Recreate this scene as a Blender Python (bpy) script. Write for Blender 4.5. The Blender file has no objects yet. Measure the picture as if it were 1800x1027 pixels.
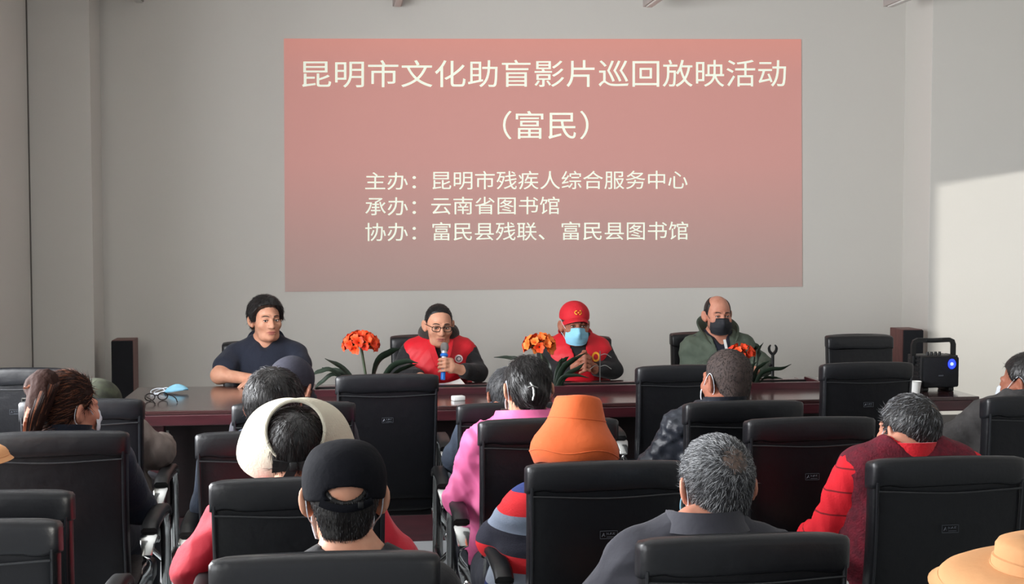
import bpy, bmesh, math, random
import numpy as np
from mathutils import Vector, Matrix
PI = math.pi
SC = bpy.context.scene
COL = SC.collection
random.seed(4)
RNG = np.random.default_rng(7)

# ------------------------------------------------------------------ camera
F = 2300.0                       # focal length in pixels of the 1800 px wide frame
YAW = math.radians(7.5)          # the photographer looks a little right of the room's axis
TILT = math.atan(113.5 / F)
CAMP = np.array([0.0, 0.0, 1.65])
cam_data = bpy.data.cameras.new('camera')
cam_data.sensor_width = 36.0
cam_data.lens = F * 36.0 / 1800.0
cam_data.clip_start = 0.05
cam = bpy.data.objects.new('camera', cam_data)
COL.objects.link(cam)
cam.location = CAMP
cam.rotation_euler = (PI / 2 - TILT, 0, -YAW)
SC.camera = cam

# ------------------------------------------------------------------ light and exposure
vs = SC.view_settings
vs.view_transform = 'Standard'
vs.look = 'None'
vs.exposure = 0.0
vs.gamma = 1.0
vs.use_curve_mapping = False
world = bpy.data.worlds.new('daylight')
SC.world = world
world.use_nodes = True
bg = world.node_tree.nodes['Background']
bg.inputs[0].default_value = (0.86, 0.93, 1.0, 1)
bg.inputs[1].default_value = 0.55


def area(name, loc, rot, sx, sy, power, col):
    l = bpy.data.lights.new(name, 'AREA')
    l.shape = 'RECTANGLE'
    l.size = sx
    l.size_y = sy
    l.energy = power
    l.color = col
    o = bpy.data.objects.new(name, l)
    COL.objects.link(o)
    o.location = loc
    o.rotation_euler = rot
    return o


# daylight through the two windows of the left wall (area faces +X into the room)
LWX, RWX = -2.045, 5.6
LWT = 0.6                        # made-up thickness: outer-flush windows leave the back wall's left end in shade
for nm, y0, y1, pw in (('window_light', 0.4, 2.4, 110), ('window_light', 3.3, 5.9, 470)):
    area(nm, (LWX - LWT - 0.03, (y0 + y1) / 2, 1.85), (0, -PI / 2, 0), 1.9, y1 - y0, pw, (0.95, 0.97, 1.0))
sun = bpy.data.lights.new('sun', 'SUN')
sun.energy = 2.2
sun.angle = math.radians(2)
sun.color = (1.0, 0.97, 0.9)
so = bpy.data.objects.new('sun', sun)
COL.objects.link(so)
so.location = (9, 4, 6)
so.rotation_euler = Vector((-0.70, 0.70, -0.11)).to_track_quat('-Z', 'Y').to_euler()

# ------------------------------------------------------------------ where a point of the photo lies in the room
_h = np.array([math.sin(YAW), math.cos(YAW), 0])
_r = np.array([math.cos(YAW), -math.sin(YAW), 0])
_z = np.array([0, 0, 1.0])
_fw = _h * math.cos(TILT) - _z * math.sin(TILT)
_up = _z * math.cos(TILT) + _h * math.sin(TILT)


def ray(px, py):
    return _fw * F + _r * (px - 900) - _up * (py - 513.5)


def PZ(px, py, z):               # on a horizontal plane
    d = ray(px, py)
    return CAMP + d * (z - CAMP[2]) / d[2]


def PY(px, py, y):               # on a plane parallel to the back wall
    d = ray(px, py)
    return CAMP + d * y / d[1]


# ------------------------------------------------------------------ materials
def lin(c):
    return tuple(((v / 255) / 12.92 if v / 255 <= 0.04045 else ((v / 255 + 0.055) / 1.055) ** 2.4) for v in c[:3]) + (1,)


def mat(name, col, rough=0.6, metal=0.0, spec=0.4, bump=0.0, bscale=40.0, col2=None, cscale=8.0, emit=0.0, sheen=0.0,
        coat=0.0, stretch=None, detail=3.0, sub=0.0):
    m = bpy.data.materials.new(name)
    m.use_nodes = True
    nt = m.node_tree
    b = nt.nodes['Principled BSDF']
    b.inputs['Base Color'].default_value = lin(col)
    b.inputs['Roughness'].default_value = rough
    b.inputs['Metallic'].default_value = metal
    b.inputs['Specular IOR Level'].default_value = spec
    b.inputs['Sheen Weight'].default_value = sheen
    b.inputs['Coat Weight'].default_value = coat
    b.inputs['Coat Roughness'].default_value = 0.15
    if sub:
        b.inputs['Subsurface Weight'].default_value = sub
        b.inputs['Subsurface Radius'].default_value = (0.012, 0.005, 0.003)
    if emit:
        b.inputs['Emission Color'].default_value = lin(col)
        b.inputs['Emission Strength'].default_value = emit
    if bump or col2:
        tc = nt.nodes.new('ShaderNodeTexCoord')
        mp = nt.nodes.new('ShaderNodeMapping')
        nt.links.new(tc.outputs['Object'], mp.inputs[0])
        if stretch:
            mp.inputs['Scale'].default_value = stretch
    if bump:
        n = nt.nodes.new('ShaderNodeTexNoise')
        n.inputs['Scale'].default_value = bscale
        n.inputs['Detail'].default_value = detail
        nt.links.new(mp.outputs[0], n.inputs['Vector'])
        bp = nt.nodes.new('ShaderNodeBump')
        bp.inputs['Strength'].default_value = bump
        bp.inputs['Distance'].default_value = 0.01
        nt.links.new(n.outputs[0], bp.inputs['Height'])
        nt.links.new(bp.outputs[0], b.inputs['Normal'])
    if col2:
        n = nt.nodes.new('ShaderNodeTexNoise')
        n.inputs['Scale'].default_value = cscale
        n.inputs['Detail'].default_value = 4
        nt.links.new(mp.outputs[0], n.inputs['Vector'])
        r = nt.nodes.new('ShaderNodeValToRGB')
        r.color_ramp.elements[0].position = 0.38
        r.color_ramp.elements[1].position = 0.62
        r.color_ramp.elements[0].color = lin(col)
        r.color_ramp.elements[1].color = lin(col2)
        nt.links.new(n.outputs[0], r.inputs[0])
        nt.links.new(r.outputs[0], b.inputs['Base Color'])
    return m


def bands(name, cols, axis=2, scale=1.0, rough=0.85, wob=0.0):
    """woven bands: hard colour steps repeating along one object axis"""
    m = mat(name, cols[0][1], rough)
    nt = m.node_tree
    b = nt.nodes['Principled BSDF']
    tc = nt.nodes.new('ShaderNodeTexCoord')
    sp = nt.nodes.new('ShaderNodeSeparateXYZ')
    nt.links.new(tc.outputs['Object'], sp.inputs[0])
    mu = nt.nodes.new('ShaderNodeMath')
    mu.operation = 'MULTIPLY'
    mu.inputs[1].default_value = scale
    nt.links.new(sp.outputs[axis], mu.inputs[0])
    fr = nt.nodes.new('ShaderNodeMath')
    fr.operation = 'FRACT'
    nt.links.new(mu.outputs[0], fr.inputs[0])
    r = nt.nodes.new('ShaderNodeValToRGB')
    r.color_ramp.interpolation = 'CONSTANT'
    for i, (p, c) in enumerate(cols):
        e = r.color_ramp.elements[i] if i < 2 else r.color_ramp.elements.new(p)
        e.position = p
        e.color = lin(c)
    nt.links.new(fr.outputs[0], r.inputs[0])
    nt.links.new(r.outputs[0], b.inputs['Base Color'])
    n = nt.nodes.new('ShaderNodeTexNoise')
    n.inputs['Scale'].default_value = 180
    nt.links.new(tc.outputs['Object'], n.inputs['Vector'])
    bp = nt.nodes.new('ShaderNodeBump')
    bp.inputs['Strength'].default_value = 0.3
    bp.inputs['Distance'].default_value = 0.004
    nt.links.new(n.outputs[0], bp.inputs['Height'])
    nt.links.new(bp.outputs[0], b.inputs['Normal'])
    return m


M = dict(
    wall=mat('wall_plaster', (212, 209, 203), 0.9, spec=0.15, bump=0.04, bscale=60),
    ceiling=mat('ceiling_paint', (225, 224, 220), 0.9, spec=0.1),
    floor=mat('floor_tile', (176, 180, 182), 0.35, col2=(160, 165, 168), cscale=3),
    skirting=mat('dark_skirting', (48, 44, 44), 0.5),
    joint=mat('dark_joint', (104, 100, 95), 0.9),
    lamp=mat('grey_lamp_body', (178, 170, 166), 0.6),
    leather=mat('black_leather', (15, 16, 20), 0.42, spec=0.36, bump=0.22, bscale=26, detail=5),
    leather2=mat('black_leather_band', (19, 20, 24), 0.40, spec=0.45, bump=0.3, bscale=17, detail=5),
    stitch=mat('seam_piping', (26, 28, 32), 0.35, spec=0.6),
    chrome=mat('chrome', (196, 198, 198), 0.16, metal=1.0),
    plastic=mat('black_plastic', (17, 18, 20), 0.45),
    silver=mat('silver_print', (92, 96, 104), 0.4, metal=0.5),
    mahogany=mat('mahogany_veneer', (62, 24, 30), 0.3, spec=0.5, col2=(50, 18, 24), cscale=5, coat=0.3, stretch=(1, 9, 9)),
    mahogtop=mat('polished_mahogany_top', (60, 36, 36), 0.2, spec=0.5, col2=(50, 29, 30), cscale=4, coat=0.6, stretch=(1, 9, 9)),
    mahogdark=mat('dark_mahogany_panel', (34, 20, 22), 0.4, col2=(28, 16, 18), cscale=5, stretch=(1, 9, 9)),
    recess=mat('black_recess', (14, 13, 14), 0.6),
    greyplate=mat('grey_plastic_plate', (150, 150, 148), 0.5),
    spkwood=mat('speaker_side_wood', (112, 68, 64), 0.45, col2=(98, 58, 55), cscale=6, stretch=(6, 6, 1)),
    spkcloth=mat('speaker_grille_cloth', (24, 25, 30), 0.9, bump=0.2, bscale=300),
    paper=mat('white_paper', (226, 226, 224), 0.8),
    maskblue=mat('mask_blue', (140, 200, 226), 0.8, bump=0.25, bscale=30, stretch=(1, 1, 12)),
    maskwhite=mat('mask_white', (214, 220, 228), 0.8),
    maskblack=mat('mask_black', (30, 32, 38), 0.75),
    skin=mat('skin_tan', (205, 152, 126), 0.5, spec=0.3, sub=0.12, col2=(196, 140, 114), cscale=30),
    skin2=mat('skin_ruddy', (196, 138, 116), 0.5, spec=0.3, sub=0.12, col2=(184, 124, 102), cscale=30),
    skin3=mat('skin_brown', (160, 104, 84), 0.5, spec=0.3, sub=0.1, col2=(148, 92, 72), cscale=30),
    lips=mat('lips', (166, 96, 88), 0.45),
    eyewhite=mat('eye_white', (214, 208, 204), 0.3),
    iris=mat('dark_iris', (30, 20, 16), 0.2),
    black_hair=mat('black_hair', (20, 18, 18), 0.42, spec=0.5, bump=0.5, bscale=60, stretch=(1, 1, 0.2)),
    black_hair2=mat('black_hair_strand', (38, 34, 34), 0.4, spec=0.5),
    grey_hair=mat('grey_hair', (44, 44, 46), 0.5, bump=0.4, bscale=60),
    grey_hair2=mat('light_grey_hair_strand', (168, 170, 172), 0.45),
    grey_hair3=mat('mid_grey_hair_strand', (92, 94, 98), 0.45),
    brown_hair=mat('brown_hair', (42, 26, 22), 0.8, spec=0.12, bump=0.4, bscale=60),
    brown_hair2=mat('tan_brown_strand', (128, 80, 58), 0.6, spec=0.2),
    brown_hair3=mat('dark_brown_strand', (40, 26, 24), 0.55, spec=0.25),
    scalp=mat('thin_hair_scalp', (112, 92, 82), 0.7, col2=(74, 66, 62), cscale=70),
    stubble=mat('shaved_hair', (66, 54, 50), 0.8, col2=(54, 44, 42), cscale=40),
    navy=mat('navy_cotton', (24, 30, 46), 0.85, bump=0.2, bscale=90, sheen=0.1),
    navy_collar=mat('navy_collar_cotton', (34, 42, 60), 0.85, bump=0.2, bscale=90),
    black_cloth=mat('black_cloth', (24, 24, 27), 0.85, bump=0.25, bscale=60, sheen=0.1),
    hood=mat('dark_brown_fleece', (44, 40, 36), 0.9, bump=0.5, bscale=120, sheen=0.2),
    redvest=mat('red_vest_nylon', (204, 22, 38), 0.55, bump=0.2, bscale=24),
    redcap=mat('red_cap_cotton', (196, 26, 40), 0.75, bump=0.15, bscale=120),
    gold=mat('gold_embroidery', (232, 160, 44), 0.5),
    green=mat('olive_jacket', (84, 94, 82), 0.85, bump=0.2, bscale=50, col2=(76, 86, 75), cscale=9),
    pink=mat('pink_jacket', (218, 100, 152), 0.6, bump=0.25, bscale=20, sheen=0.1),
    red=mat('red_sweater', (214, 24, 40), 0.85, bump=0.3, bscale=140, sheen=0.2),
    maroon=mat('maroon_knit_vest', (108, 22, 40), 0.9, bump=0.4, bscale=150, col2=(84, 22, 36), cscale=40),
    redcoat=mat('red_coat', (186, 24, 46), 0.75, bump=0.2, bscale=40, sheen=0.15),
    greyjacket=mat('dark_grey_jacket', (52, 52, 60), 0.85, bump=0.15, bscale=60, sheen=0.1),
    puffer=mat('black_puffy_jacket', (36, 40, 48), 0.45, bump=0.5, bscale=22),
    denim=mat('dark_denim', (58, 68, 84), 0.85, bump=0.2, bscale=120, col2=(48, 56, 70), cscale=20),
    greysuit=mat('grey_wool_suit', (72, 70, 70), 0.9, bump=0.2, bscale=120, col2=(64, 62, 62), cscale=30),
    taupe=mat('taupe_quilted_sleeve', (122, 110, 104), 0.8, bump=0.3, bscale=30, col2=(108, 98, 92), cscale=14),
    camo=mat('camouflage_cotton', (74, 78, 62), 0.85, col2=(46, 48, 40), cscale=22),
    trousers=mat('dark_trousers', (34, 36, 44), 0.85, bump=0.15, bscale=60),
    shoe=mat('black_shoe', (20, 19, 19), 0.4),
    blackcap=mat('black_cap_cotton', (13, 14, 20), 0.9, spec=0.15, bump=0.2, bscale=60),
    slatecap=mat('slate_cap_cotton', (44, 44, 55), 0.85, bump=0.15, bscale=90),
    orange=mat('orange_hat_cotton', (198, 88, 36), 0.85, bump=0.15, bscale=60, sheen=0.1),
    tan=mat('tan_hat_cotton', (196, 144, 98), 0.85, bump=0.15, bscale=50),
    cream=mat('cream_visor_straw', (192, 186, 168), 0.85, bump=0.25, bscale=150),
    ribbon=mat('black_ribbon', (22, 22, 23), 0.6, bump=0.2, bscale=40),
    leaf=mat('clivia_leaf', (34, 48, 36), 0.4, col2=(26, 36, 28), cscale=10),
    stem=mat('green_stem', (52, 66, 42), 0.5),
    petal=mat('orange_petal', (244, 92, 40), 0.6, col2=(232, 70, 28), cscale=30),
    petal2=mat('pale_orange_petal', (250, 138, 60), 0.6, col2=(242, 116, 46), cscale=30),
    petal3=mat('red_orange_petal', (232, 78, 30), 0.6, col2=(212, 50, 24), cscale=30),
    pot=mat('dark_plastic_pot', (36, 34, 34), 0.5),
    soil=mat('potting_soil', (40, 32, 28), 0.95, bump=0.6, bscale=90),
    mic_blue=mat('blue_microphone_ring', (28, 112, 206), 0.35),
    mic_white=mat('silver_microphone_body', (206, 208, 212), 0.3, metal=0.4),
    mic_grille=mat('microphone_grille', (150, 148, 146), 0.4, metal=0.7, bump=0.6, bscale=500),
    bluelight=mat('blue_indicator_light', (30, 50, 255), 0.4, emit=3.0),
    bluecore=mat('white_blue_light_core', (150, 165, 255), 0.4, emit=2.0),
    badge=mat('pale_badge', (216, 196, 196), 0.6),
    frame=mat('glasses_frame', (24, 20, 20), 0.3),
    steel=mat('thin_steel', (150, 152, 150), 0.3, metal=0.9),
    letter=mat('slide_letter_white', (238, 246, 228), 0.8, spec=0.1, emit=0.36),
    window=mat('white_window_frame', (224, 226, 226), 0.5),
)


def sweater():
    return bands('red_and_blue_banded_knit', [(0.0, (28, 30, 44)), (0.2, (122, 134, 152)), (0.36, (206, 34, 42)),
                                              (0.55, (40, 56, 112)), (0.72, (150, 160, 174)), (0.86, (206, 34, 42))], 2, 2.9)


M['banded'] = sweater()
M['redlined'] = bands('red_knit_with_dark_lines', [(0.0, (214, 24, 40)), (0.93, (120, 12, 22))], 2, 14)

# ------------------------------------------------------------------ object helpers
def link(name, me, material, parent=None, smooth=True):
    o = bpy.data.objects.new(name, me)
    COL.objects.link(o)
    if material is not None:
        for m in (material if isinstance(material, (list, tuple)) else [material]):
            me.materials.append(m)
    if parent is not None:
        o.parent = parent
    if smooth and len(me.polygons):
        me.polygons.foreach_set('use_smooth', np.ones(len(me.polygons), dtype=bool))
    return o


def tag(o, label=None, cat=None, group=None, kind=None):
    if label:
        o['label'] = label
    if cat:
        o['category'] = cat
    if group:
        o['group'] = group
    if kind:
        o['kind'] = kind
    return o


def thing(name, label, cat, loc=(0, 0, 0), rz=0.0, group=None):
    o = bpy.data.objects.new(name, None)
    o.empty_display_size = 0.1
    COL.objects.link(o)
    o.location = [float(v) for v in loc]
    o.rotation_euler = (0, 0, rz)
    return tag(o, label, cat, group)


def mesh_np(V, Fq, tri=False):
    me = bpy.data.meshes.new('mesh')
    V = np.asarray(V, dtype=np.float32)
    Fq = np.asarray(Fq, dtype=np.int32)
    k = Fq.shape[1]
    me.vertices.add(len(V))
    me.vertices.foreach_set('co', V.ravel())
    me.loops.add(Fq.size)
    me.loops.foreach_set('vertex_index', Fq.ravel())
    me.polygons.add(len(Fq))
    me.polygons.foreach_set('loop_start', np.arange(0, Fq.size, k, dtype=np.int32))
    me.update(calc_edges=True)
    return me


class MB:
    """collects simple shapes into one mesh"""
    def __init__(s):
        s.v, s.f, s.m = [], [], []

    def add(s, V, Fs, mi=0):
        n = len(s.v)
        s.v += [tuple(float(c) for c in p) for p in V]
        s.f += [tuple(i + n for i in f) for f in Fs]
        s.m += [mi] * len(Fs)
        return s

    def box(s, c, half, bevel=0.0, R=None, mi=0, seg=2):
        bm = bmesh.new()
        bmesh.ops.create_cube(bm, size=2.0)
        bmesh.ops.scale(bm, vec=half, verts=bm.verts)
        if bevel:
            bmesh.ops.bevel(bm, geom=bm.edges[:], offset=bevel, segments=seg, affect='EDGES', profile=0.5)
        bm.verts.index_update()
        V = [v.co.copy() for v in bm.verts]
        Fs = [[v.index for v in f.verts] for f in bm.faces]
        bm.free()
        if R is not None:
            V = [R @ v for v in V]
        return s.add([v + Vector(c) for v in V], Fs, mi)

    def span(s, x0, x1, y0, y1, z0, z1, bevel=0.0, mi=0, seg=2):
        return s.box(((x0 + x1) / 2, (y0 + y1) / 2, (z0 + z1) / 2), (abs(x1 - x0) / 2, abs(y1 - y0) / 2, abs(z1 - z0) / 2), bevel, None, mi, seg)

    def sweep(s, path, prof, scales=None, up=(0, 0, 1), cap=True, mi=0, close=False):
        """profile (closed list of 2-D points) swept along a path"""
        path = [Vector(p) for p in path]
        n, k = len(path), len(prof)
        V = []
        for i, p in enumerate(path):
            if close:
                t = path[(i + 1) % n] - path[i - 1]
            else:
                t = path[min(i + 1, n - 1)] - path[max(i - 1, 0)]
            t.normalize()
            u = Vector(up)
            a = t.cross(u)
            if a.length < 1e-4:
                a = t.cross(Vector((0, 1, 0)))
            a.normalize()
            b = a.cross(t)
            sc = scales[i] if scales is not None else 1.0
            sx, sy = sc if isinstance(sc, (tuple, list)) else (sc, sc)
            V += [p + a * (q[0] * sx) + b * (q[1] * sy) for q in prof]
        Fs = []
        for i in range(n if close else n - 1):
            j = (i + 1) % n
            for q in range(k):
                Fs.append([i * k + q, i * k + (q + 1) % k, j * k + (q + 1) % k, j * k + q])
        if cap and not close:
            Fs.append(list(range(k))[::-1])
            Fs.append([(n - 1) * k + q for q in range(k)])
        return s.add(V, Fs, mi)

    def tube(s, path, r, n=8, mi=0, close=False):
        rs = r if isinstance(r, (list, tuple)) else None
        prof = [(math.cos(2 * PI * i / n) * (1 if rs else r), math.sin(2 * PI * i / n) * (1 if rs else r)) for i in range(n)]
        return s.sweep(path, prof, rs, up=(0.013, 0.02, 1), mi=mi, close=close)

    def lathe(s, prof, n=24, c=(0, 0, 0), R=None, mi=0, squash=(1, 1)):
        V, Fs = [], []
        k = len(prof)
        for i in range(n):
            a = 2 * PI * i / n
            for r, z in prof:
                v = Vector((r * math.cos(a) * squash[0], r * math.sin(a) * squash[1], z))
                V.append((R @ v if R is not None else v) + Vector(c))
        for i in range(n):
            j = (i + 1) % n
            for q in range(k - 1):
                Fs.append([i * k + q, j * k + q, j * k + q + 1, i * k + q + 1])
        return s.add(V, Fs, mi)

    def ball(s, c, r, n=16, mi=0, R=None):
        r = (r, r, r) if not isinstance(r, (tuple, list)) else r
        prof = [(math.sin(PI * i / (n // 2)), -math.cos(PI * i / (n // 2))) for i in range(n // 2 + 1)]
        V, Fs = [], []
        k = len(prof)
        for i in range(n):
            a = 2 * PI * i / n
            for p, z in prof:
                v = Vector((p * math.cos(a) * r[0], p * math.sin(a) * r[1], z * r[2]))
                V.append((R @ v if R is not None else v) + Vector(c))
        for i in range(n):
            j = (i + 1) % n
            for q in range(k - 1):
                Fs.append([i * k + q, j * k + q, j * k + q + 1, i * k + q + 1])
        return s.add(V, Fs, mi)

    def build(s, name, material, parent=None, smooth=True, sharp=None):
        me = bpy.data.meshes.new(name)
        me.from_pydata(s.v, [], s.f)
        if any(s.m):
            me.update()
        bm = bmesh.new()
        bm.from_mesh(me)
        bmesh.ops.remove_doubles(bm, verts=bm.verts, dist=1e-6)
        bmesh.ops.recalc_face_normals(bm, faces=bm.faces)
        bm.to_mesh(me)
        bm.free()
        o = link(name, me, material, parent, smooth)
        if any(s.m) and len(me.polygons) == len(s.m):
            me.polygons.foreach_set('material_index', np.array(s.m, dtype=np.int32))
        if smooth:
            me.set_sharp_from_angle(angle=math.radians(sharp or 40))
        return o


def struct(mb, name, material):
    o = mb.build(name, material, None, smooth=False)
    o['kind'] = 'structure'
    return o


def copy_tree(o, parent=None):
    c = o.copy()
    COL.objects.link(c)
    c.parent = parent
    for ch in list(o.children):
        copy_tree(ch, c)
    return c


def spline(pts, n=8):
    """Catmull-Rom through the points"""
    P = [Vector(p) for p in pts]
    P = [P[0] * 2 - P[1]] + P + [P[-1] * 2 - P[-2]]
    out = []
    for i in range(1, len(P) - 2):
        for k in range(n):
            t = k / n
            a, b, c, d = P[i - 1], P[i], P[i + 1], P[i + 2]
            out.append(0.5 * ((2 * b) + (c - a) * t + (2 * a - 5 * b + 4 * c - d) * t * t + (3 * b - a - 3 * c + d) * t ** 3))
    out.append(P[-2])
    return out


# ------------------------------------------------------------------ distance-field modelling (bodies, clothes, hair, hats)
class SDF:
    def __init__(s):
        s.p = []
        s.R = np.eye(3)
        s.t = np.zeros(3)

    def frame(s, R=None, t=None):
        s.R = np.eye(3) if R is None else np.array(R)
        s.t = np.zeros(3) if t is None else np.array(t, float)
        return s

    def W(s, p):
        return s.R @ np.array(p, float) + s.t

    def ell(s, c, r, op='u', k=0.02, R=None):
        c = s.W(c)
        Rm = s.R if R is None else s.R @ np.array(R)
        r = np.array([r] * 3 if np.isscalar(r) else r, float)

        def fn(x, y, z):
            x, y, z = x - c[0], y - c[1], z - c[2]
            u = (Rm[0, 0] * x + Rm[1, 0] * y + Rm[2, 0] * z)
            v = (Rm[0, 1] * x + Rm[1, 1] * y + Rm[2, 1] * z)
            w = (Rm[0, 2] * x + Rm[1, 2] * y + Rm[2, 2] * z)
            k0 = np.sqrt((u / r[0]) ** 2 + (v / r[1]) ** 2 + (w / r[2]) ** 2)
            k1 = np.sqrt((u / r[0] ** 2) ** 2 + (v / r[1] ** 2) ** 2 + (w / r[2] ** 2) ** 2)
            return k0 * (k0 - 1.0) / np.maximum(k1, 1e-6)
        e = np.abs(Rm) @ r
        s.p.append((fn, c - e, c + e, op, k))
        return s

    def cap(s, a, b, ra, rb=None, op='u', k=0.02):
        a, b = s.W(a), s.W(b)
        rb = ra if rb is None else rb
        ab = b - a
        L2 = max(float(ab @ ab), 1e-9)

        def fn(x, y, z):
            t = np.clip(((x - a[0]) * ab[0] + (y - a[1]) * ab[1] + (z - a[2]) * ab[2]) / L2, 0, 1)
            return np.sqrt((x - a[0] - t * ab[0]) ** 2 + (y - a[1] - t * ab[1]) ** 2 + (z - a[2] - t * ab[2]) ** 2) - (ra + (rb - ra) * t)
        m = max(ra, rb)
        s.p.append((fn, np.minimum(a, b) - m, np.maximum(a, b) + m, op, k))
        return s

    def box(s, c, half, rad=0.01, op='u', k=0.02, R=None):
        c = s.W(c)
        Rm = s.R if R is None else s.R @ np.array(R)
        hx, hy, hz = [max(v - rad, 1e-4) for v in half]

        def fn(x, y, z):
            x, y, z = x - c[0], y - c[1], z - c[2]
            u = np.abs(Rm[0, 0] * x + Rm[1, 0] * y + Rm[2, 0] * z) - hx
            v = np.abs(Rm[0, 1] * x + Rm[1, 1] * y + Rm[2, 1] * z) - hy
            w = np.abs(Rm[0, 2] * x + Rm[1, 2] * y + Rm[2, 2] * z) - hz
            return np.sqrt(np.maximum(u, 0) ** 2 + np.maximum(v, 0) ** 2 + np.maximum(w, 0) ** 2) + np.minimum(np.maximum(u, np.maximum(v, w)), 0) - rad
        e = np.abs(Rm) @ np.array(half, float)
        s.p.append((fn, c - e, c + e, op, k))
        return s

    def fn(s, f, lo, hi, op='u', k=0.004):
        """f in the current frame's own coordinates; lo/hi bounds in that frame"""
        Rm, t = s.R.copy(), s.t.copy()

        def g(x, y, z):
            x, y, z = x - t[0], y - t[1], z - t[2]
            return f(Rm[0, 0] * x + Rm[1, 0] * y + Rm[2, 0] * z, Rm[0, 1] * x + Rm[1, 1] * y + Rm[2, 1] * z,
                     Rm[0, 2] * x + Rm[1, 2] * y + Rm[2, 2] * z)
        cs = np.array([s.W((a, b, c)) for a in (lo[0], hi[0]) for b in (lo[1], hi[1]) for c in (lo[2], hi[2])])
        s.p.append((g, cs.min(0), cs.max(0), op, k))
        return s

    def mesh(s, h=0.006, noise=None):
        los = np.array([p[1] for p in s.p if p[3] == 'u'])
        his = np.array([p[2] for p in s.p if p[3] == 'u'])
        lo, hi = los.min(0) - 3 * h, his.max(0) + 3 * h
        n = np.ceil((hi - lo) / h).astype(int) + 1
        ax = [(lo[i] + h * np.arange(n[i])).astype(np.float32) for i in range(3)]
        D = np.full(n, 1.0, np.float32)
        for f, a, b, op, k in s.p:
            if op == 'i':
                i0, i1 = np.zeros(3, int), n
            else:
                m = k + 3 * h
                i0 = np.maximum(np.floor((a - m - lo) / h).astype(int), 0)
                i1 = np.minimum(np.ceil((b + m - lo) / h).astype(int) + 1, n)
            if np.any(i1 <= i0):
                continue
            sl = tuple(slice(i0[i], i1[i]) for i in range(3))
            d = f(ax[0][sl[0]][:, None, None], ax[1][sl[1]][None, :, None], ax[2][sl[2]][None, None, :])
            d = np.broadcast_to(d, D[sl].shape).astype(np.float32)
            E = D[sl]
            if op == 'u':
                q = np.clip(0.5 + 0.5 * (E - d) / k, 0, 1)
                D[sl] = E * (1 - q) + d * q - k * q * (1 - q)
            else:
                if op == 's':
                    d = -d
                q = np.clip(0.5 - 0.5 * (E - d) / k, 0, 1)
                D[sl] = E * (1 - q) + d * q + k * q * (1 - q)
        S = D < 0
        S[0] = S[-1] = False
        S[:, 0] = S[:, -1] = False
        S[:, :, 0] = S[:, :, -1] = False
        D = np.where(S, np.minimum(D, -1e-6), np.maximum(D, 1e-6))
        cnt = np.zeros(n - 1, np.int8)
        offs = [(i, j, k) for i in (0, 1) for j in (0, 1) for k in (0, 1)]
        for i, j, k in offs:
            cnt += S[i:n[0] - 1 + i, j:n[1] - 1 + j, k:n[2] - 1 + k]
        ci = np.argwhere((cnt > 0) & (cnt < 8))
        vals = {o: D[ci[:, 0] + o[0], ci[:, 1] + o[1], ci[:, 2] + o[2]] for o in offs}
        acc = np.zeros((len(ci), 3))
        num = np.zeros(len(ci))
        g = np.zeros((len(ci), 3))
        for o in offs:
            for a in range(3):
                if o[a] == 0:
                    o2 = tuple(1 if q == a else o[q] for q in range(3))
                    d0, d1 = vals[o], vals[o2]
                    g[:, a] += d1 - d0
                    cr = (d0 < 0) != (d1 < 0)
                    t = np.where(cr, d0 / np.where(cr, d0 - d1, 1), 0)
                    pos = np.tile(np.array(o, float), (len(ci), 1))
                    pos[:, a] += t
                    acc += pos * cr[:, None]
                    num += cr
        V = lo + h * (ci + acc / num[:, None])
        N = g / np.maximum(np.linalg.norm(g, axis=1, keepdims=True), 1e-9)
        ids = np.full(n - 1, -1, np.int32)
        ids[ci[:, 0], ci[:, 1], ci[:, 2]] = np.arange(len(ci))
        quads = []
        for a in range(3):
            b, c = (a + 1) % 3, (a + 2) % 3
            s0 = [slice(None)] * 3
            s1 = [slice(None)] * 3
            s0[a], s1[a] = slice(0, -1), slice(1, None)
            e = np.argwhere(S[tuple(s0)] != S[tuple(s1)])
            if not len(e):
                continue
            fl = S[tuple(s0)][e[:, 0], e[:, 1], e[:, 2]]
            q = []
            for db, dc in ((1, 1), (0, 1), (0, 0), (1, 0)):
                x = e.copy()
                x[:, b] -= db
                x[:, c] -= dc
                q.append(ids[x[:, 0], x[:, 1], x[:, 2]])
            q = np.stack(q, 1)
            q[~fl] = q[~fl][:, ::-1]
            quads.append(q)
        Q = np.concatenate(quads)
        if noise:
            V = V + N * noise(V)[:, None]
        return V, Q, N

    def build(s, name, material, parent, h=0.006, noise=None):
        V, Q, N = s.mesh(h, noise)
        o = link(name, mesh_np(V, Q), material, parent)
        return o


def wav(freq, amp, seed, ridge=False, n=5, anis=(1, 1, 1)):
    r = np.random.default_rng(seed)
    ks = r.normal(size=(n, 3)) * freq * np.array(anis)
    ph = r.uniform(0, 6.28, n)

    def f(V):
        t = np.zeros(len(V))
        for i in range(n):
            w = np.sin(V @ ks[i] + ph[i] + 1.3 * np.sin(V @ ks[(i + 1) % n] * 0.6))
            t += (1 - 2 * np.abs(w)) if ridge else w
        return amp * t / n
    return f


def rot(rx=0, ry=0, rz=0):
    """columns = the turned axes; pitch about x first, then roll about y, then yaw about z"""
    return np.array((Matrix.Rotation(rz, 3, 'Z') @ Matrix.Rotation(ry, 3, 'Y') @ Matrix.Rotation(rx, 3, 'X')))
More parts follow.
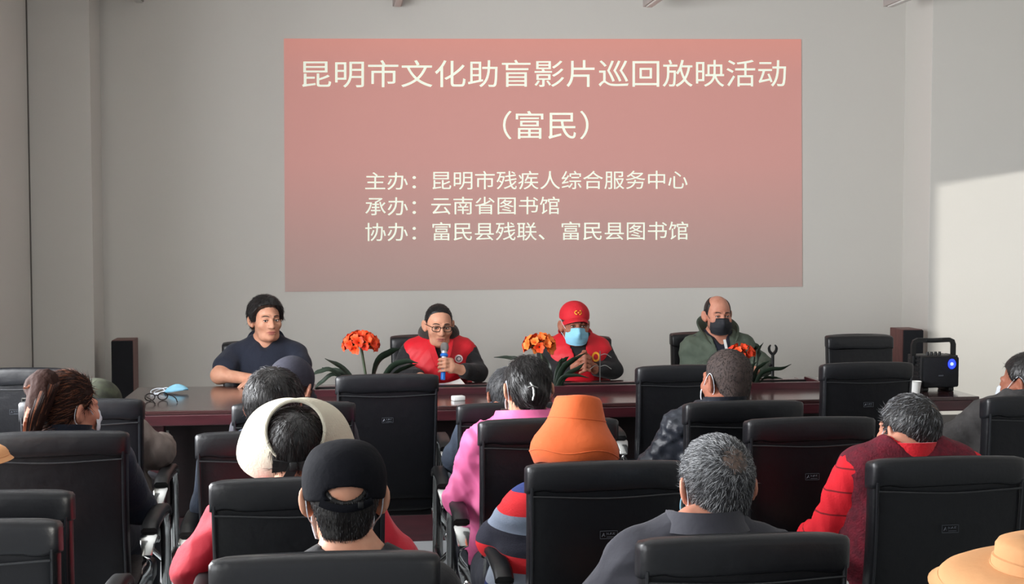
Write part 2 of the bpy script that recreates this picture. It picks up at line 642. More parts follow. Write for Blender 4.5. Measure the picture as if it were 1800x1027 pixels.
# ------------------------------------------------------------------ the room
WY = 9.45                        # back wall
CZ = 3.7                         # ceiling
PLX, PLY = float(PY(160, 300, 9.05)[0]), 9.07      # left pier: right-hand edge and front
PRX, PRY = float(PY(1635, 300, 9.0)[0]), 9.0       # right pier: left-hand edge and front
struct(MB().span(LWX - 0.7, RWX + 0.3, -3.2, 9.9, -0.1, 0.0), 'floor', M['floor'])
struct(MB().span(LWX - 0.7, RWX + 0.3, -3.2, 9.9, CZ, CZ + 0.1), 'ceiling', M['ceiling'])
struct(MB().span(PLX, PRX, WY, WY + 0.2, 0, CZ), 'wall_back', M['wall'])
struct(MB().span(LWX - 0.12, PLX, PLY, WY + 0.2, 0, CZ), 'wall_back_pier_left', M['wall'])
struct(MB().span(PRX, RWX + 0.12, PRY, WY + 0.2, 0, CZ, 0.004), 'wall_back_pier_right', M['wall'])


def side_wall(name, x0, x1, holes, y0=-3.0, y1=9.1):
    b = MB()
    ys = y0
    for a, c, z0, z1 in holes:
        b.span(x0, x1, ys, a, 0, CZ)
        b.span(x0, x1, a, c, 0, z0)
        b.span(x0, x1, a, c, z1, CZ)
        ys = c
    b.span(x0, x1, ys, y1, 0, CZ)
    return struct(b, name, M['wall'])


LH = [(0.4, 2.4, 0.9, 2.8), (3.3, 5.9, 0.9, 2.8)]
RH = [(7.55, 8.85, 0.30, 2.22)]
side_wall('wall_left', LWX - LWT, LWX, LH)
side_wall('wall_right', RWX, RWX + 0.12, RH)
for i, (x, (a, c, z0, z1)) in enumerate([(LWX - LWT + 0.06, LH[0]), (LWX - LWT + 0.06, LH[1]), (RWX + 0.06, RH[0])]):
    b = MB()
    w = 0.045
    b.span(x - 0.03, x + 0.03, a, a + w, z0, z1).span(x - 0.03, x + 0.03, c - w, c, z0, z1)
    b.span(x - 0.03, x + 0.03, a, c, z0, z0 + w).span(x - 0.03, x + 0.03, a, c, z1 - w, z1)
    if i < 2:
        b.span(x - 0.025, x + 0.025, (a + c) / 2 - 0.025, (a + c) / 2 + 0.025, z0, z1)
    struct(b, 'window_%d' % (i + 1), M['window'])
sk = MB().span(PRX - 0.0, RWX, PRY - 0.018, PRY, 0, 0.285, 0.003)
struct(sk, 'baseboard_right', M['skirting'])
struct(MB().span(PLX, PRX, WY - 0.018, WY, 0, 0.16, 0.003), 'baseboard_back', M['skirting'])

# dark joint in the corner of left wall and pier
struct(MB().span(LWX, LWX + 0.008, PLY - 0.008, PLY, 0, CZ), 'trim_1', M['joint'])

# ------------------------------------------------------------------ the projected slide
slide_m = bpy.data.materials.new('projected_slide_red')
slide_m.use_nodes = True
_nt = slide_m.node_tree
_b = _nt.nodes['Principled BSDF']
_b.inputs['Roughness'].default_value = 0.9
_b.inputs['Specular IOR Level'].default_value = 0.1
_tc = _nt.nodes.new('ShaderNodeTexCoord')
_sp = _nt.nodes.new('ShaderNodeSeparateXYZ')
_nt.links.new(_tc.outputs['Generated'], _sp.inputs[0])
_rp = _nt.nodes.new('ShaderNodeValToRGB')
_e = _rp.color_ramp.elements
for i, (p, c) in enumerate([(0.0, (176, 154, 148)), (0.16, (186, 154, 148)), (0.5, (209, 156, 149)), (0.85, (214, 155, 147)), (1.0, (225, 156, 144))]):
    el = _e[i] if i < 2 else _e.new(p)
    el.position = p
    el.color = lin(c)
_nt.links.new(_sp.outputs[2], _rp.inputs[0])
_mx = _nt.nodes.new('ShaderNodeMix')
_mx.data_type = 'RGBA'
_mx.blend_type = 'MULTIPLY'
_mx.inputs[0].default_value = 1.0
_mx.inputs[7].default_value = (0.66, 0.66, 0.66, 1)
_nt.links.new(_rp.outputs[0], _mx.inputs[6])
_nt.links.new(_mx.outputs[2], _b.inputs['Base Color'])
_nt.links.new(_rp.outputs[0], _b.inputs['Emission Color'])
_b.inputs['Emission Strength'].default_value = 0.42

cs = [PY(px, py, WY) for px, py in ((499, 68), (1408, 69), (1410, 504), (501, 513))]
b = MB()
fr = [(float(p[0]), WY - 0.006, float(p[2])) for p in cs]
bk = [(x, WY - 0.0005, z) for x, y, z in fr]
b.add(fr + bk, [(0, 1, 2, 3), (7, 6, 5, 4), (0, 4, 5, 1), (1, 5, 6, 2), (2, 6, 7, 3), (3, 7, 4, 0)])
slide = b.build('projected_slide', slide_m, None, smooth=False)
tag(slide, 'large salmon red projected title slide with white Chinese lettering on the back wall', 'projected slide')


def lettering(name, text, box, parent):
    """flat letters a few millimetres proud of the wall, filling the box given by its photo corners"""
    cu = bpy.data.curves.new('t', 'FONT')
    cu.body = text
    cu.extrude = 0.0
    o = bpy.data.objects.new('t', cu)
    COL.objects.link(o)
    bpy.context.view_layer.update()
    me = bpy.data.meshes.new_from_object(o.evaluated_get(bpy.context.evaluated_depsgraph_get()))
    bpy.data.objects.remove(o)
    n = len(me.vertices)
    V = np.zeros(n * 3, np.float32)
    me.vertices.foreach_get('co', V)
    V = V.reshape(-1, 3)
    lo, hi = V.min(0), V.max(0)
    u = (V[:, 0] - lo[0]) / (hi[0] - lo[0])
    v = (V[:, 1] - lo[1]) / (hi[1] - lo[1])
    c = [PY(*p, WY) for p in box]        # bottom-left, bottom-right, top-right, top-left
    P = (np.outer((1 - u) * (1 - v), c[0]) + np.outer(u * (1 - v), c[1]) + np.outer(u * v, c[2]) + np.outer((1 - u) * v, c[3]))
    P[:, 1] = WY - 0.008
    me.vertices.foreach_set('co', P.astype(np.float32).ravel())
    me.materials.clear()
    me.update()
    bm = bmesh.new()
    bm.from_mesh(me)
    bmesh.ops.remove_doubles(bm, verts=bm.verts, dist=1e-5)
    for f in bm.faces:
        f.normal_update()
        if f.normal.y > 0:
            f.normal_flip()
    bm.to_mesh(me)
    bm.free()
    return link(name, me, M['letter'], parent, smooth=False)


def tbox(x0, y0, x1, y1, sk=0.0):
    return [(x0, y1 + sk), (x1, y1 - sk), (x1, y0 - sk), (x0, y0 + sk)]


lettering('title_text', '昆明市文化助盲影片巡回放映活动', tbox(531, 105.5, 1381, 153.5, 0.8), slide)
lettering('subtitle_text', '（富民）', tbox(884, 195, 1034, 245, 0), slide)
lettering('organiser_label', '主办：', tbox(642, 303, 731, 334), slide)
lettering('organiser_name', '昆明市残疾人综合服务中心', tbox(760, 300.5, 1208, 333, 0.6), slide)
lettering('host_label', '承办：', tbox(642, 347, 731, 379), slide)
lettering('host_name', '云南省图书馆', tbox(758, 346, 983, 377, 0.2), slide)
lettering('supporter_label', '协办：', tbox(642, 392, 731, 424), slide)
lettering('supporter_names', '富民县残联、', tbox(760, 390.5, 957, 423, 0.2), slide)
lettering('supporter_library', '富民县图书馆', tbox(987, 389.5, 1209, 422, 0.2), slide)

# ------------------------------------------------------------------ ceiling lamps: four long grey battens running towards the viewer
LZ = 3.22
LAMPL = ['grey ceiling lamp bar farthest left, above the left pier', 'grey ceiling lamp bar above the left half of the slide title',
         'grey ceiling lamp bar above the right half of the slide title', 'grey ceiling lamp bar farthest right, right of the slide']
for i, (px, py) in enumerate([(250, 8.5), (698, 11.5), (1138, 12.5), (1560, 12)]):
    p = PZ(px, py, LZ)
    w = 0.032
    L = thing('ceiling_lamp', LAMPL[i], 'ceiling lamp', (p[0], p[1], LZ), 0, 'lamp bars along the ceiling')
    prof = [(-w, 0.0), (w, 0.0), (w, 0.05), (w * 0.6, 0.075), (-w * 0.6, 0.075), (-w, 0.05)]
    MB().sweep([(0, 0, 0), (0, -1.25, 0)], prof).build('lamp_body', M['lamp'], L, smooth=False)
    MB().span(-w * 0.7, w * 0.7, -1.2, -0.05, -0.012, 0.0, 0.004).build('tube', M['ceiling'], L)
    for y in (-0.25, -1.0):
        MB().tube([(0, y, 0.07), (0, y, CZ - LZ)], 0.008).build('hanger_rod', M['lamp'], L)

# ------------------------------------------------------------------ conference table
TZ, TH = 0.76, 0.075
TX0, TX1, TY0, TY1 = -1.12, float(PZ(1725, 698, TZ)[0]), 6.48, 7.46
table = thing('conference_table', 'long dark mahogany conference table in front of the seated panel', 'table', ((TX0 + TX1) / 2, (TY0 + TY1) / 2, 0))
ox, oy = (TX0 + TX1) / 2, (TY0 + TY1) / 2
px0, px1 = float(PZ(545, 690, TZ)[0]), float(PZ(1475, 690, TZ)[0])    # raised planting trough along the middle
py0, py1 = 6.93, 7.20


def tspan(x0, x1, y0, y1, z0, z1, bev=0.0):
    return MB().span(x0 - ox, x1 - ox, y0 - oy, y1 - oy, z0, z1, bev)


b = tspan(TX0, px0, TY0, TY1, TZ - 0.02, TZ, 0.004)
for a in ((px1, TX1, TY0, TY1), (px0, px1, TY0, py0), (px0, px1, py1, TY1)):
    b.span(a[0] - ox, a[1] - ox, a[2] - oy, a[3] - oy, TZ - 0.02, TZ, 0.004)
b.build('tabletop', M['mahogtop'], table, smooth=False)
b = tspan(TX0, TX1, TY0, TY0 + 0.05, TZ - TH, TZ - 0.02, 0.006)
b.span(TX0 - ox, TX1 - ox, TY1 - 0.05 - oy, TY1 - oy, TZ - TH, TZ - 0.02, 0.006)
b.span(TX0 - ox, TX0 + 0.05 - ox, TY0 - oy, TY1 - oy, TZ - TH, TZ - 0.02, 0.006)
b.span(TX1 - 0.05 - ox, TX1 - ox, TY0 - oy, TY1 - oy, TZ - TH, TZ - 0.02, 0.006)
b.build('table_edge', M['mahogany'], table, smooth=False)
b = tspan(px0, px1, py0, py0 + 0.03, TZ - 0.3, TZ + 0.035, 0.003)
b.span(px0 - ox, px1 - ox, py1 - 0.03 - oy, py1 - oy, TZ - 0.3, TZ + 0.022, 0.003)
b.span(px0 - ox, px0 + 0.03 - ox, py0 - oy, py1 - oy, TZ - 0.3, TZ + 0.035, 0.003)
b.span(px1 - 0.03 - ox, px1 - ox, py0 - oy, py1 - oy, TZ - 0.3, TZ + 0.035, 0.003)
b.build('trough_rim', M['mahogany'], table, smooth=False)
tspan(px0 + 0.03, px1 - 0.03, py0 + 0.03, py1 - 0.03, TZ - 0.3, TZ - 0.28).build('trough_floor', M['recess'], table, smooth=False)
tspan(px0 + 0.03, px1 - 0.03, py1 - 0.032, py1 - 0.03, TZ - 0.27, TZ + 0.02).build('trough_lining', M['recess'], table, smooth=False)
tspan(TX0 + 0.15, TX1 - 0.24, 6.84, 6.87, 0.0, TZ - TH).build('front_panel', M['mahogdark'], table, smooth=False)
tspan(TX0 + 0.15, TX1 - 0.24, 6.815, 6.84, 0.0, 0.16, 0.004).build('plinth', M['mahogany'], table, smooth=False)
for x in (-0.93, 1.1):
    tspan(x, x + 0.07, 6.56, 6.63, 0.0, TZ - TH, 0.006).build('leg', M['mahogany'], table, smooth=False)
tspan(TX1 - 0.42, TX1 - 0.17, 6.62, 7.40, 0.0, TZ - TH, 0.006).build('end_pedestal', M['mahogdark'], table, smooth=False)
p = PY(288, 765, 6.835)
MB().box((p[0] - ox, 6.831 - oy, p[2]), (0.027, 0.006, 0.024), 0.003).build('socket_plate', M['greyplate'], table)

# ------------------------------------------------------------------ tower speakers against the back wall
def tower(px0_, px1_, ptop, y, label, wood_right):
    a, c = PY(px0_, ptop, y), PY(px1_, ptop, y)
    w, hgt, dp = c[0] - a[0], a[2], 0.24
    t = thing('tower_speaker', label, 'speaker', ((a[0] + c[0]) / 2, y + dp / 2, 0), 0, 'wooden tower speakers by the back wall')
    MB().span(-w / 2, w / 2, -dp / 2 + 0.02, dp / 2, 0.03, hgt, 0.004).build('cabinet', M['spkwood'], t, smooth=False)
    MB().span(-w / 2, w / 2, -dp / 2, -dp / 2 + 0.02, 0.03, hgt - 0.003, 0.008).build('grille', M['spkcloth'], t)
    MB().span(-w / 2 - 0.015, w / 2 + 0.015, -dp / 2 - 0.01, dp / 2, 0.0, 0.03, 0.006).build('base', M['plastic'], t)
    return t


tower(195, 233, 599, 9.0, 'wooden tower speaker with black front left of the table', True)
tower(1589, 1624, 580, 8.85, 'wooden tower speaker with black front behind the portable speaker', False)

# ------------------------------------------------------------------ portable speaker with carrying handle
bp_ = PZ(1654, 690, TZ)
BX, BY = float(bp_[0]), 6.72
c0, c1, ct = PY(1620, 690, BY), PY(1688, 690, BY), PY(1654, 625, BY)
bw, bh, bd = float(c1[0] - c0[0]), float(ct[2] - TZ), 0.17
box_ = thing('portable_speaker', 'black portable speaker with raised carrying handle and blue light on the table end', 'speaker', (BX, BY + 0.05, TZ), math.radians(4))
b = MB().span(-bw / 2, bw / 2, -bd / 2 + 0.012, bd / 2, 0.02, bh, 0.016)
b.build('housing', M['plastic'], box_)
MB().span(-bw / 2 + 0.012, bw / 2 - 0.004, -bd / 2, -bd / 2 + 0.014, 0.025, bh - 0.006, 0.01).build('grille', M['spkcloth'], box_)
for sx in (-1, 1):
    b = MB()
    for k in range(7):
        z = 0.05 + k * 0.022
        b.span(sx * (bw / 2 - 0.006), sx * (bw / 2 + 0.006), -bd / 2 + 0.03, bd / 2 - 0.02, z, z + 0.013, 0.003)
    b.build('side_ribs', M['plastic'], box_)
    MB().span(sx * (bw / 2 - 0.004), sx * (bw / 2 + 0.02), -0.022, 0.022, bh - 0.055, bh + 0.0, 0.008).build('handle_bracket', M['plastic'], box_)
    MB().span(sx * 0.075 - 0.016, sx * 0.075 + 0.016, -bd / 2 + 0.02, bd / 2 - 0.03, 0.0, 0.022, 0.005).build('foot', M['plastic'], box_)
hx = bw / 2 + 0.008
hp = [(-hx, 0, bh - 0.05), (-hx, 0, bh + 0.055), (-hx + 0.006, 0, bh + 0.072), (-hx + 0.024, 0, bh + 0.08), (0, 0, bh + 0.078), (hx - 0.024, 0, bh + 0.08), (hx - 0.006, 0, bh + 0.072), (hx, 0, bh + 0.055), (hx, 0, bh - 0.05)]
MB().sweep(hp, [(-0.012, -0.009), (0.012, -0.009), (0.012, 0.009), (-0.012, 0.009)], up=(0, 1, 0)).build('handle', M['plastic'], box_)
MB().span(-0.05, 0.05, -0.015, 0.015, bh + 0.068, bh + 0.09, 0.006).build('handle_grip', M['plastic'], box_)
for k in range(4):
    MB().lathe([(0, 0.018), (0.007, 0.018), (0.008, 0.0)], 12, (-0.045 + k * 0.024, -0.02, bh)).build('knob', M['plastic'], box_)
lx, lz = bw / 2 - 0.048, bh - 0.044
MB().lathe([(0.011, 0), (0.013, 0.006), (0.021, 0.006), (0.023, 0)], 24, (lx, -bd / 2 - 0.001, lz), Matrix.Rotation(PI / 2, 3, 'X'), squash=(1, 1.2)).build('light_ring', M['bluelight'], box_)
MB().lathe([(0, 0.003), (0.009, 0.003), (0.010, 0)], 20, (lx, -bd / 2 - 0.001, lz), Matrix.Rotation(PI / 2, 3, 'X')).build('light_lens', M['bluecore'], box_)
MB().span(-0.014, 0.014, -bd / 2 - 0.002, -bd / 2 + 0.002, bh * 0.44, bh * 0.44 + 0.006).build('name_badge', M['silver'], box_)

# ------------------------------------------------------------------ small things on the table
b = MB()                                       # folded blue mask
nx, ny = 9, 7
for s in (0, 1):
    V = []
    for i in range(nx):
        for j in range(ny):
            u, v = i / (nx - 1) - 0.5, j / (ny - 1) - 0.5
            z = 0.030 * (1 - (2 * u) ** 2) * (1 - abs(2 * v) ** 1.5) + 0.014 * (0.5 + u) + 0.003 * math.cos(v * 26) + 0.004 * (s == 0)
            V.append((u * 0.125, v * 0.09, z + 0.004))
    b.add(V, [(i * ny + j, (i + 1) * ny + j, (i + 1) * ny + j + 1, i * ny + j + 1) for i in range(nx - 1) for j in range(ny - 1)])
p = PZ(309, 691, TZ)
fm = thing('face_mask', 'pale blue crumpled face mask lying on the table left end', 'face mask', (p[0], p[1], TZ), 0.25)
b.build('mask_body', M['maskblue'], fm, sharp=60)
for q, (a0, dx) in enumerate([(0.4, -0.095), (1.2, -0.075)]):
    MB().tube([(dx + 0.036 * math.cos(a), 0.02 * q + 0.03 * math.sin(a), 0.014 + 0.012 * math.sin(a + a0)) for a in np.linspace(0, 6.283, 17)[:-1]], 0.003, 6, close=True).build('ear_loop', M['maskwhite'], fm)

p = PZ(275, 705, TZ)
gl = thing('eyeglasses', 'black framed eyeglasses folded open on the table left end', 'glasses', (p[0], p[1], TZ), 0.5)
for sx in (-1, 1):
    MB().tube([(sx * 0.034 + 0.026 * math.cos(a), 0, 0.022 + 0.019 * math.sin(a)) for a in np.linspace(0, 6.283, 19)[:-1]], 0.0032, 6, close=True).build('lens_rim', M['frame'], gl)
    MB().tube([(sx * 0.062, 0, 0.030), (sx * 0.066, -0.05, 0.028), (sx * 0.062, -0.11, 0.018), (sx * 0.058, -0.135, 0.004)], 0.003, 6).build('temple', M['frame'], gl)
MB().tube([(-0.01, 0, 0.026), (0, 0, 0.030), (0.01, 0, 0.026)], 0.003, 6).build('bridge', M['frame'], gl)

p = PZ(778, 672, TZ)
pp = MB()
V = []
for i in range(8):
    for j in range(6):
        u, v = i / 7, j / 5
        V.append(((u - 0.5) * 0.21, (v - 0.5) * 0.15, 0.002 + 0.028 * max(0, u - 0.55) ** 1.5 * (0.4 + v) * 2.0))
V2 = [(x, y, z - 0.0015) for x, y, z in V]
fc = [(i * 6 + j, (i + 1) * 6 + j, (i + 1) * 6 + j + 1, i * 6 + j + 1) for i in range(7) for j in range(5)]
pp.add(V, fc).add(V2, fc)
o = pp.build('paper_sheet', M['paper'], None)
o.location = (p[0], TY1 - 0.11, TZ)
o.rotation_euler = (0, 0, 0.1)
tag(o, 'white sheet of paper with a curled corner before the man speaking', 'paper')

p = PZ(806, 705, TZ)
o = MB().box((0, 0, 0.012), (0.032, 0.022, 0.012), 0.005).build('tissue_pack', M['paper'], None)
o.location = (p[0], p[1] + 0.02, TZ)
o.rotation_euler = (0, 0, 0.3)
tag(o, 'small white tissue pack on the near side of the table', 'tissue pack')
p = PZ(1609, 691, TZ)
cup = thing('paper_cup', 'white paper cup left of the portable speaker', 'cup', (p[0], p[1], TZ))
MB().lathe([(0, 0), (0.022, 0), (0.031, 0.062), (0.029, 0.062), (0.021, 0.004), (0, 0.004)], 24).build('cup_body', M['paper'], cup)
MB().lathe([(0.031, 0.060), (0.033, 0.062), (0.031, 0.064), (0.029, 0.062)], 24).build('cup_rim', M['paper'], cup)

# slim black clamp stand and thin steel stand, both on the far strip of the table
p = PZ(1362, 672, TZ)
cl = thing('phone_stand', 'slim black phone clamp stand right of the rightmost flowers', 'stand', (p[0], 7.28, TZ))
MB().lathe([(0, 0), (0.04, 0), (0.042, 0.006), (0.034, 0.012), (0, 0.014)], 24).build('base', M['plastic'], cl)
MB().tube([(0, 0, 0.01), (0, 0, 0.165)], 0.0095, 12).build('post', M['plastic'], cl)
MB().ball((-0.017, -0.004, 0.095), 0.0095).build('clamp_knob', M['plastic'], cl)
b = MB()
for sx in (-1, 1):
    b.sweep(spline([(sx * 0.004, 0, 0.158), (sx * 0.019, 0, 0.176), (sx * 0.022, 0, 0.196), (sx * 0.013, 0, 0.212)], 5), [(-0.006, -0.007), (0.006, -0.007), (0.006, 0.007), (-0.006, 0.007)], [1.2, 1.2, 1.2, 1.1, 1.1, 1.1, 1, 1, 1, 1, .9, .8, .8, .7, .6, .5], up=(0, 1, 0))
b.build('clamp_jaw', M['plastic'], cl)
p = PZ(1055, 676, TZ)
st = thing('thin_stand', 'thin steel rod stand with curved arms before the man in red cap', 'stand', (p[0], 7.27, TZ))
MB().lathe([(0, 0), (0.03, 0), (0.03, 0.005), (0, 0.008)], 20).build('base', M['steel'], st)
MB().tube([(0, 0, 0.005), (0, 0, 0.19)], 0.0035, 8).build('rod', M['steel'], st)
for z, sx in ((0.165, 1), (0.10, -1), (0.10, 1)):
    MB().tube(spline([(0, 0, z), (sx * 0.03, -0.01, z + 0.008), (sx * 0.062, -0.02, z - 0.012)], 5), 0.0022, 6).build('curved_arm', M['steel'], st)

# ------------------------------------------------------------------ potted clivias in the trough
def leaf(path, w, parent):
    n = len(path)
    pts = spline(path, 6)
    k = len(pts)
    V, Fs = [], []
    for i, q in enumerate(pts):
        t = i / (k - 1)
        tg = (pts[min(i + 1, k - 1)] - pts[max(i - 1, 0)]).normalized()
        a = tg.cross(Vector((0, 0, 1)))
        a = a.normalized() if a.length > 1e-3 else Vector((1, 0, 0))
        nn = a.cross(tg).normalized()
        a, nn = a * 0.6 + nn * 0.8, nn * 0.6 - a * 0.8
        ww = w * (0.75 + 0.5 * math.sin(PI * min(t * 1.1, 1))) * min(1, (1 - t) * 4 + 0.05)
        for s, dz in ((-1, 0.25), (-0.5, 0.08), (0, 0), (0.5, 0.08), (1, 0.25)):
            V.append(q + a * (s * ww) + nn * (dz * ww))
    m = len(V)
    V += [v - Vector((0, 0, 0.0025)) for v in V]
    for i in range(k - 1):
        for j in range(4):
            f = (i * 5 + j, i * 5 + j + 1, (i + 1) * 5 + j + 1, (i + 1) * 5 + j)
            Fs += [f, tuple(m + q for q in f[::-1])]
        for j in (0, 4):
            Fs.append((i * 5 + j, (i + 1) * 5 + j, m + (i + 1) * 5 + j, m + i * 5 + j))
    return MB().add(V, Fs).build('leaf', M['leaf'], parent)


def flower(parent, c, d, size, material):
    """one trumpet flower: six pointed petals opening along d"""
    d = Vector(d).normalized()
    R = d.to_track_quat('Z', 'Y').to_matrix()
    b = MB()
    for k in range(6):
        a = k * PI / 3 + random.uniform(-0.1, 0.1)
        out = 1.0 if k % 2 else 0.86
        V, Fs = [], []
        for i in range(6):
            t = i / 5
            r = size * (0.10 + 0.62 * t ** 1.5) * out
            z = size * (0.95 * t - 0.32 * t ** 3)
            w = size * (0.10 + 0.30 * math.sin(PI * min(0.12 + t * 0.86, 1)))
            for s in (-1, 0, 1):
                x, y = r - 0.06 * size * abs(s), s * w
                V.append(R @ Vector((x * math.cos(a) - y * math.sin(a), x * math.sin(a) + y * math.cos(a), z)) + Vector(c))
        for i in range(5):
            for j in range(2):
                Fs.append((i * 3 + j, i * 3 + j + 1, (i + 1) * 3 + j + 1, (i + 1) * 3 + j))
        b.add(V, Fs)
    o = b.build('flower', material, parent)
    return o


def clivia(label, base, stem_top, leaves, nfl, size, spread, mats, bias=(0, 0, 0)):
    """base in the trough; leaf paths and stem given relative to the base"""
    t = thing('potted_clivia', label, 'potted plant', base, 0, 'potted orange clivias along the table')
    MB().lathe([(0, 0), (0.062, 0), (0.082, 0.17), (0.086, 0.17), (0.086, 0.19), (0.078, 0.19), (0.076, 0.175), (0, 0.175)], 28).build('pot', M['pot'], t)
    MB().lathe([(0.0, 0.186), (0.04, 0.184), (0.074, 0.176)], 20).build('soil', M['soil'], t)
    for path, w in leaves:
        leaf([(0, 0, 0.18)] + path, w, t)
    top = Vector(stem_top)
    sp_ = spline([(0, 0, 0.18), Vector((0, 0, 0.18)).lerp(top, 0.5) + Vector((0.004, 0, 0)), top], 6)
    MB().sweep(sp_, [(math.cos(i * PI / 4) * 0.009, math.sin(i * PI / 4) * 0.007) for i in range(8)]).build('stem', M['stem'], t)
    for k in range(nfl):
        z = 1 - 1.35 * (k + 0.5) / nfl
        a = k * 2.39996
        d = Vector((math.sqrt(max(0, 1 - z * z)) * math.cos(a), math.sqrt(max(0, 1 - z * z)) * math.sin(a), z)) + Vector(bias)
        c = top + Vector((d.x * spread[0], d.y * spread[1], d.z * spread[2]))
        flower(t, c, d, size * random.uniform(0.85, 1.1), random.choice(mats))
        MB().tube([top, top.lerp(c, 0.6) + Vector((0, 0, -0.002)), c], 0.003, 6).build('flower_stalk', M['stem'], t)
    return t


PTY = 7.065
PZ0 = TZ - 0.28


def rel(px, py, base, dy=0.0):
    q = PY(px, py, base[1] + dy)
    return (float(q[0] - base[0]), dy, float(q[2] - base[2]))


B1 = (float(PY(650, 690, PTY)[0]), PTY, PZ0)
clivia('orange clivia with round flower head between the leftmost two panel men', B1, rel(634, 606, B1),
       [([rel(610, 655, B1, -.02), rel(571, 630, B1, -.04)], .013), ([rel(612, 662, B1, .03), rel(566, 646, B1, .05)], .014),
        ([rel(590, 655, B1, -.03), rel(562, 653, B1, -.05), rel(548, 660, B1, -.06)], .010), ([rel(595, 660, B1, -.02), rel(565, 672, B1, -.03), rel(552, 684, B1, -.04)], .009),
        ([rel(662, 642, B1, .02), rel(686, 620, B1, .03), rel(704, 612, B1, .03)], .020), ([rel(683, 652, B1, -.02), rel(712, 636, B1, -.04), rel(735, 638, B1, -.06)], .015),
        ([rel(690, 662, B1, .02), rel(715, 646, B1, .04), rel(733, 640, B1, .05)], .012)],
       30, .042, (.075, .06, .046), [M['petal'], M['petal'], M['petal3']])
B2 = (float(PY(970, 690, PTY)[0]), PTY, PZ0)
clivia('pale orange clivia in front of the man with red cap', B2, rel(948, 608, B2),
       [([rel(920, 640, B2, .02), rel(895, 629, B2, .03), rel(868, 628, B2, .04)], .009), ([rel(985, 655, B2, -.03), rel(1005, 634, B2, -.05), rel(1020, 626, B2, -.06)], .012),
        ([rel(990, 655, B2, .02), rel(1012, 632, B2, .03), rel(1030, 620, B2, .03)], .011), ([rel(992, 664, B2, -.04), rel(1016, 648, B2, -.07), rel(1027, 638, B2, -.08)], .011),
        ([rel(982, 645, B2, .01), rel(994, 632, B2, 0), rel(1000, 627, B2, 0)], .011), ([rel(985, 668, B2, -.04), rel(1010, 660, B2, -.07), rel(1035, 664, B2, -.08)], .009),
        ([rel(966, 660, B2, .0), rel(962, 640, B2, .01), rel(955, 625, B2, .02)], .012), ([rel(978, 660, B2, -.02), rel(985, 640, B2, -.03), rel(988, 628, B2, -.03)], .010)],
       20, .046, (.062, .055, .038), [M['petal2'], M['petal2'], M['petal']])
B3 = (float(PY(1318, 690, PTY)[0]), PTY, PZ0)
clivia('red orange clivia right of the man in green jacket', B3, rel(1302, 622, B3),
       [([rel(1326, 640, B3, .02), rel(1330, 612, B3, .03), rel(1326, 602, B3, .03)], .018), ([rel(1332, 640, B3, .02), rel(1335, 615, B3, .02), rel(1342, 602, B3, .02)], .010),
        ([rel(1328, 656, B3, -.02), rel(1340, 642, B3, -.03), rel(1353, 634, B3, -.04)], .010), ([rel(1335, 662, B3, -.03), rel(1355, 650, B3, -.05), rel(1375, 648, B3, -.06), rel(1391, 640, B3, -.06)], .011),
        ([rel(1340, 668, B3, .02), rel(1358, 664, B3, .03), rel(1376, 666, B3, .04)], .007), ([rel(1318, 660, B3, -.03), rel(1322, 645, B3, -.05), rel(1330, 636, B3, -.06)], .010),
        ([rel(1300, 660, B3, .0), rel(1285, 640, B3, .01), rel(1270, 634, B3, .02)], .011)],
       18, .038, (.060, .05, .030), [M['petal3'], M['petal'], M['petal3']])

# ------------------------------------------------------------------ chairs
CW, CHT = 0.222, 1.0             # half width and height of the backrest


def back_pt(t):
    """spine of the backrest: t = 0 at the seat, 1 at the top; (y, z) with the chair facing +y"""
    z = 0.44 + t * (CHT - 0.44)
    return -0.20 - 0.085 * t - 0.02 * math.sin(PI * t), z


def ring(cy, cz, w, hgt, ang, e=5.0, n=44, rear=0.0):
    out = []
    for i in range(n):
        a = 2 * PI * i / n
        c, s = math.cos(a), math.sin(a)
        x = w * math.copysign(abs(c) ** (2 / e), c)
        v = hgt * math.copysign(abs(s) ** (2 / e), s)
        if s < 0:
            v -= rear * (1 - (x / w) ** 2)
        out.append((x, cy + v * math.cos(ang), cz + v * math.sin(ang)))
    return out


def loft(rings, mb=None):
    mb = mb or MB()
    n = len(rings[0])
    V = [p for r in rings for p in r]
    Fs = [(i * n + q, i * n + (q + 1) % n, (i + 1) * n + (q + 1) % n, (i + 1) * n + q) for i in range(len(rings) - 1) for q in range(n)]
    Fs += [tuple(range(n))[::-1], tuple((len(rings) - 1) * n + q for q in range(n))]
    return mb.add(V, Fs)


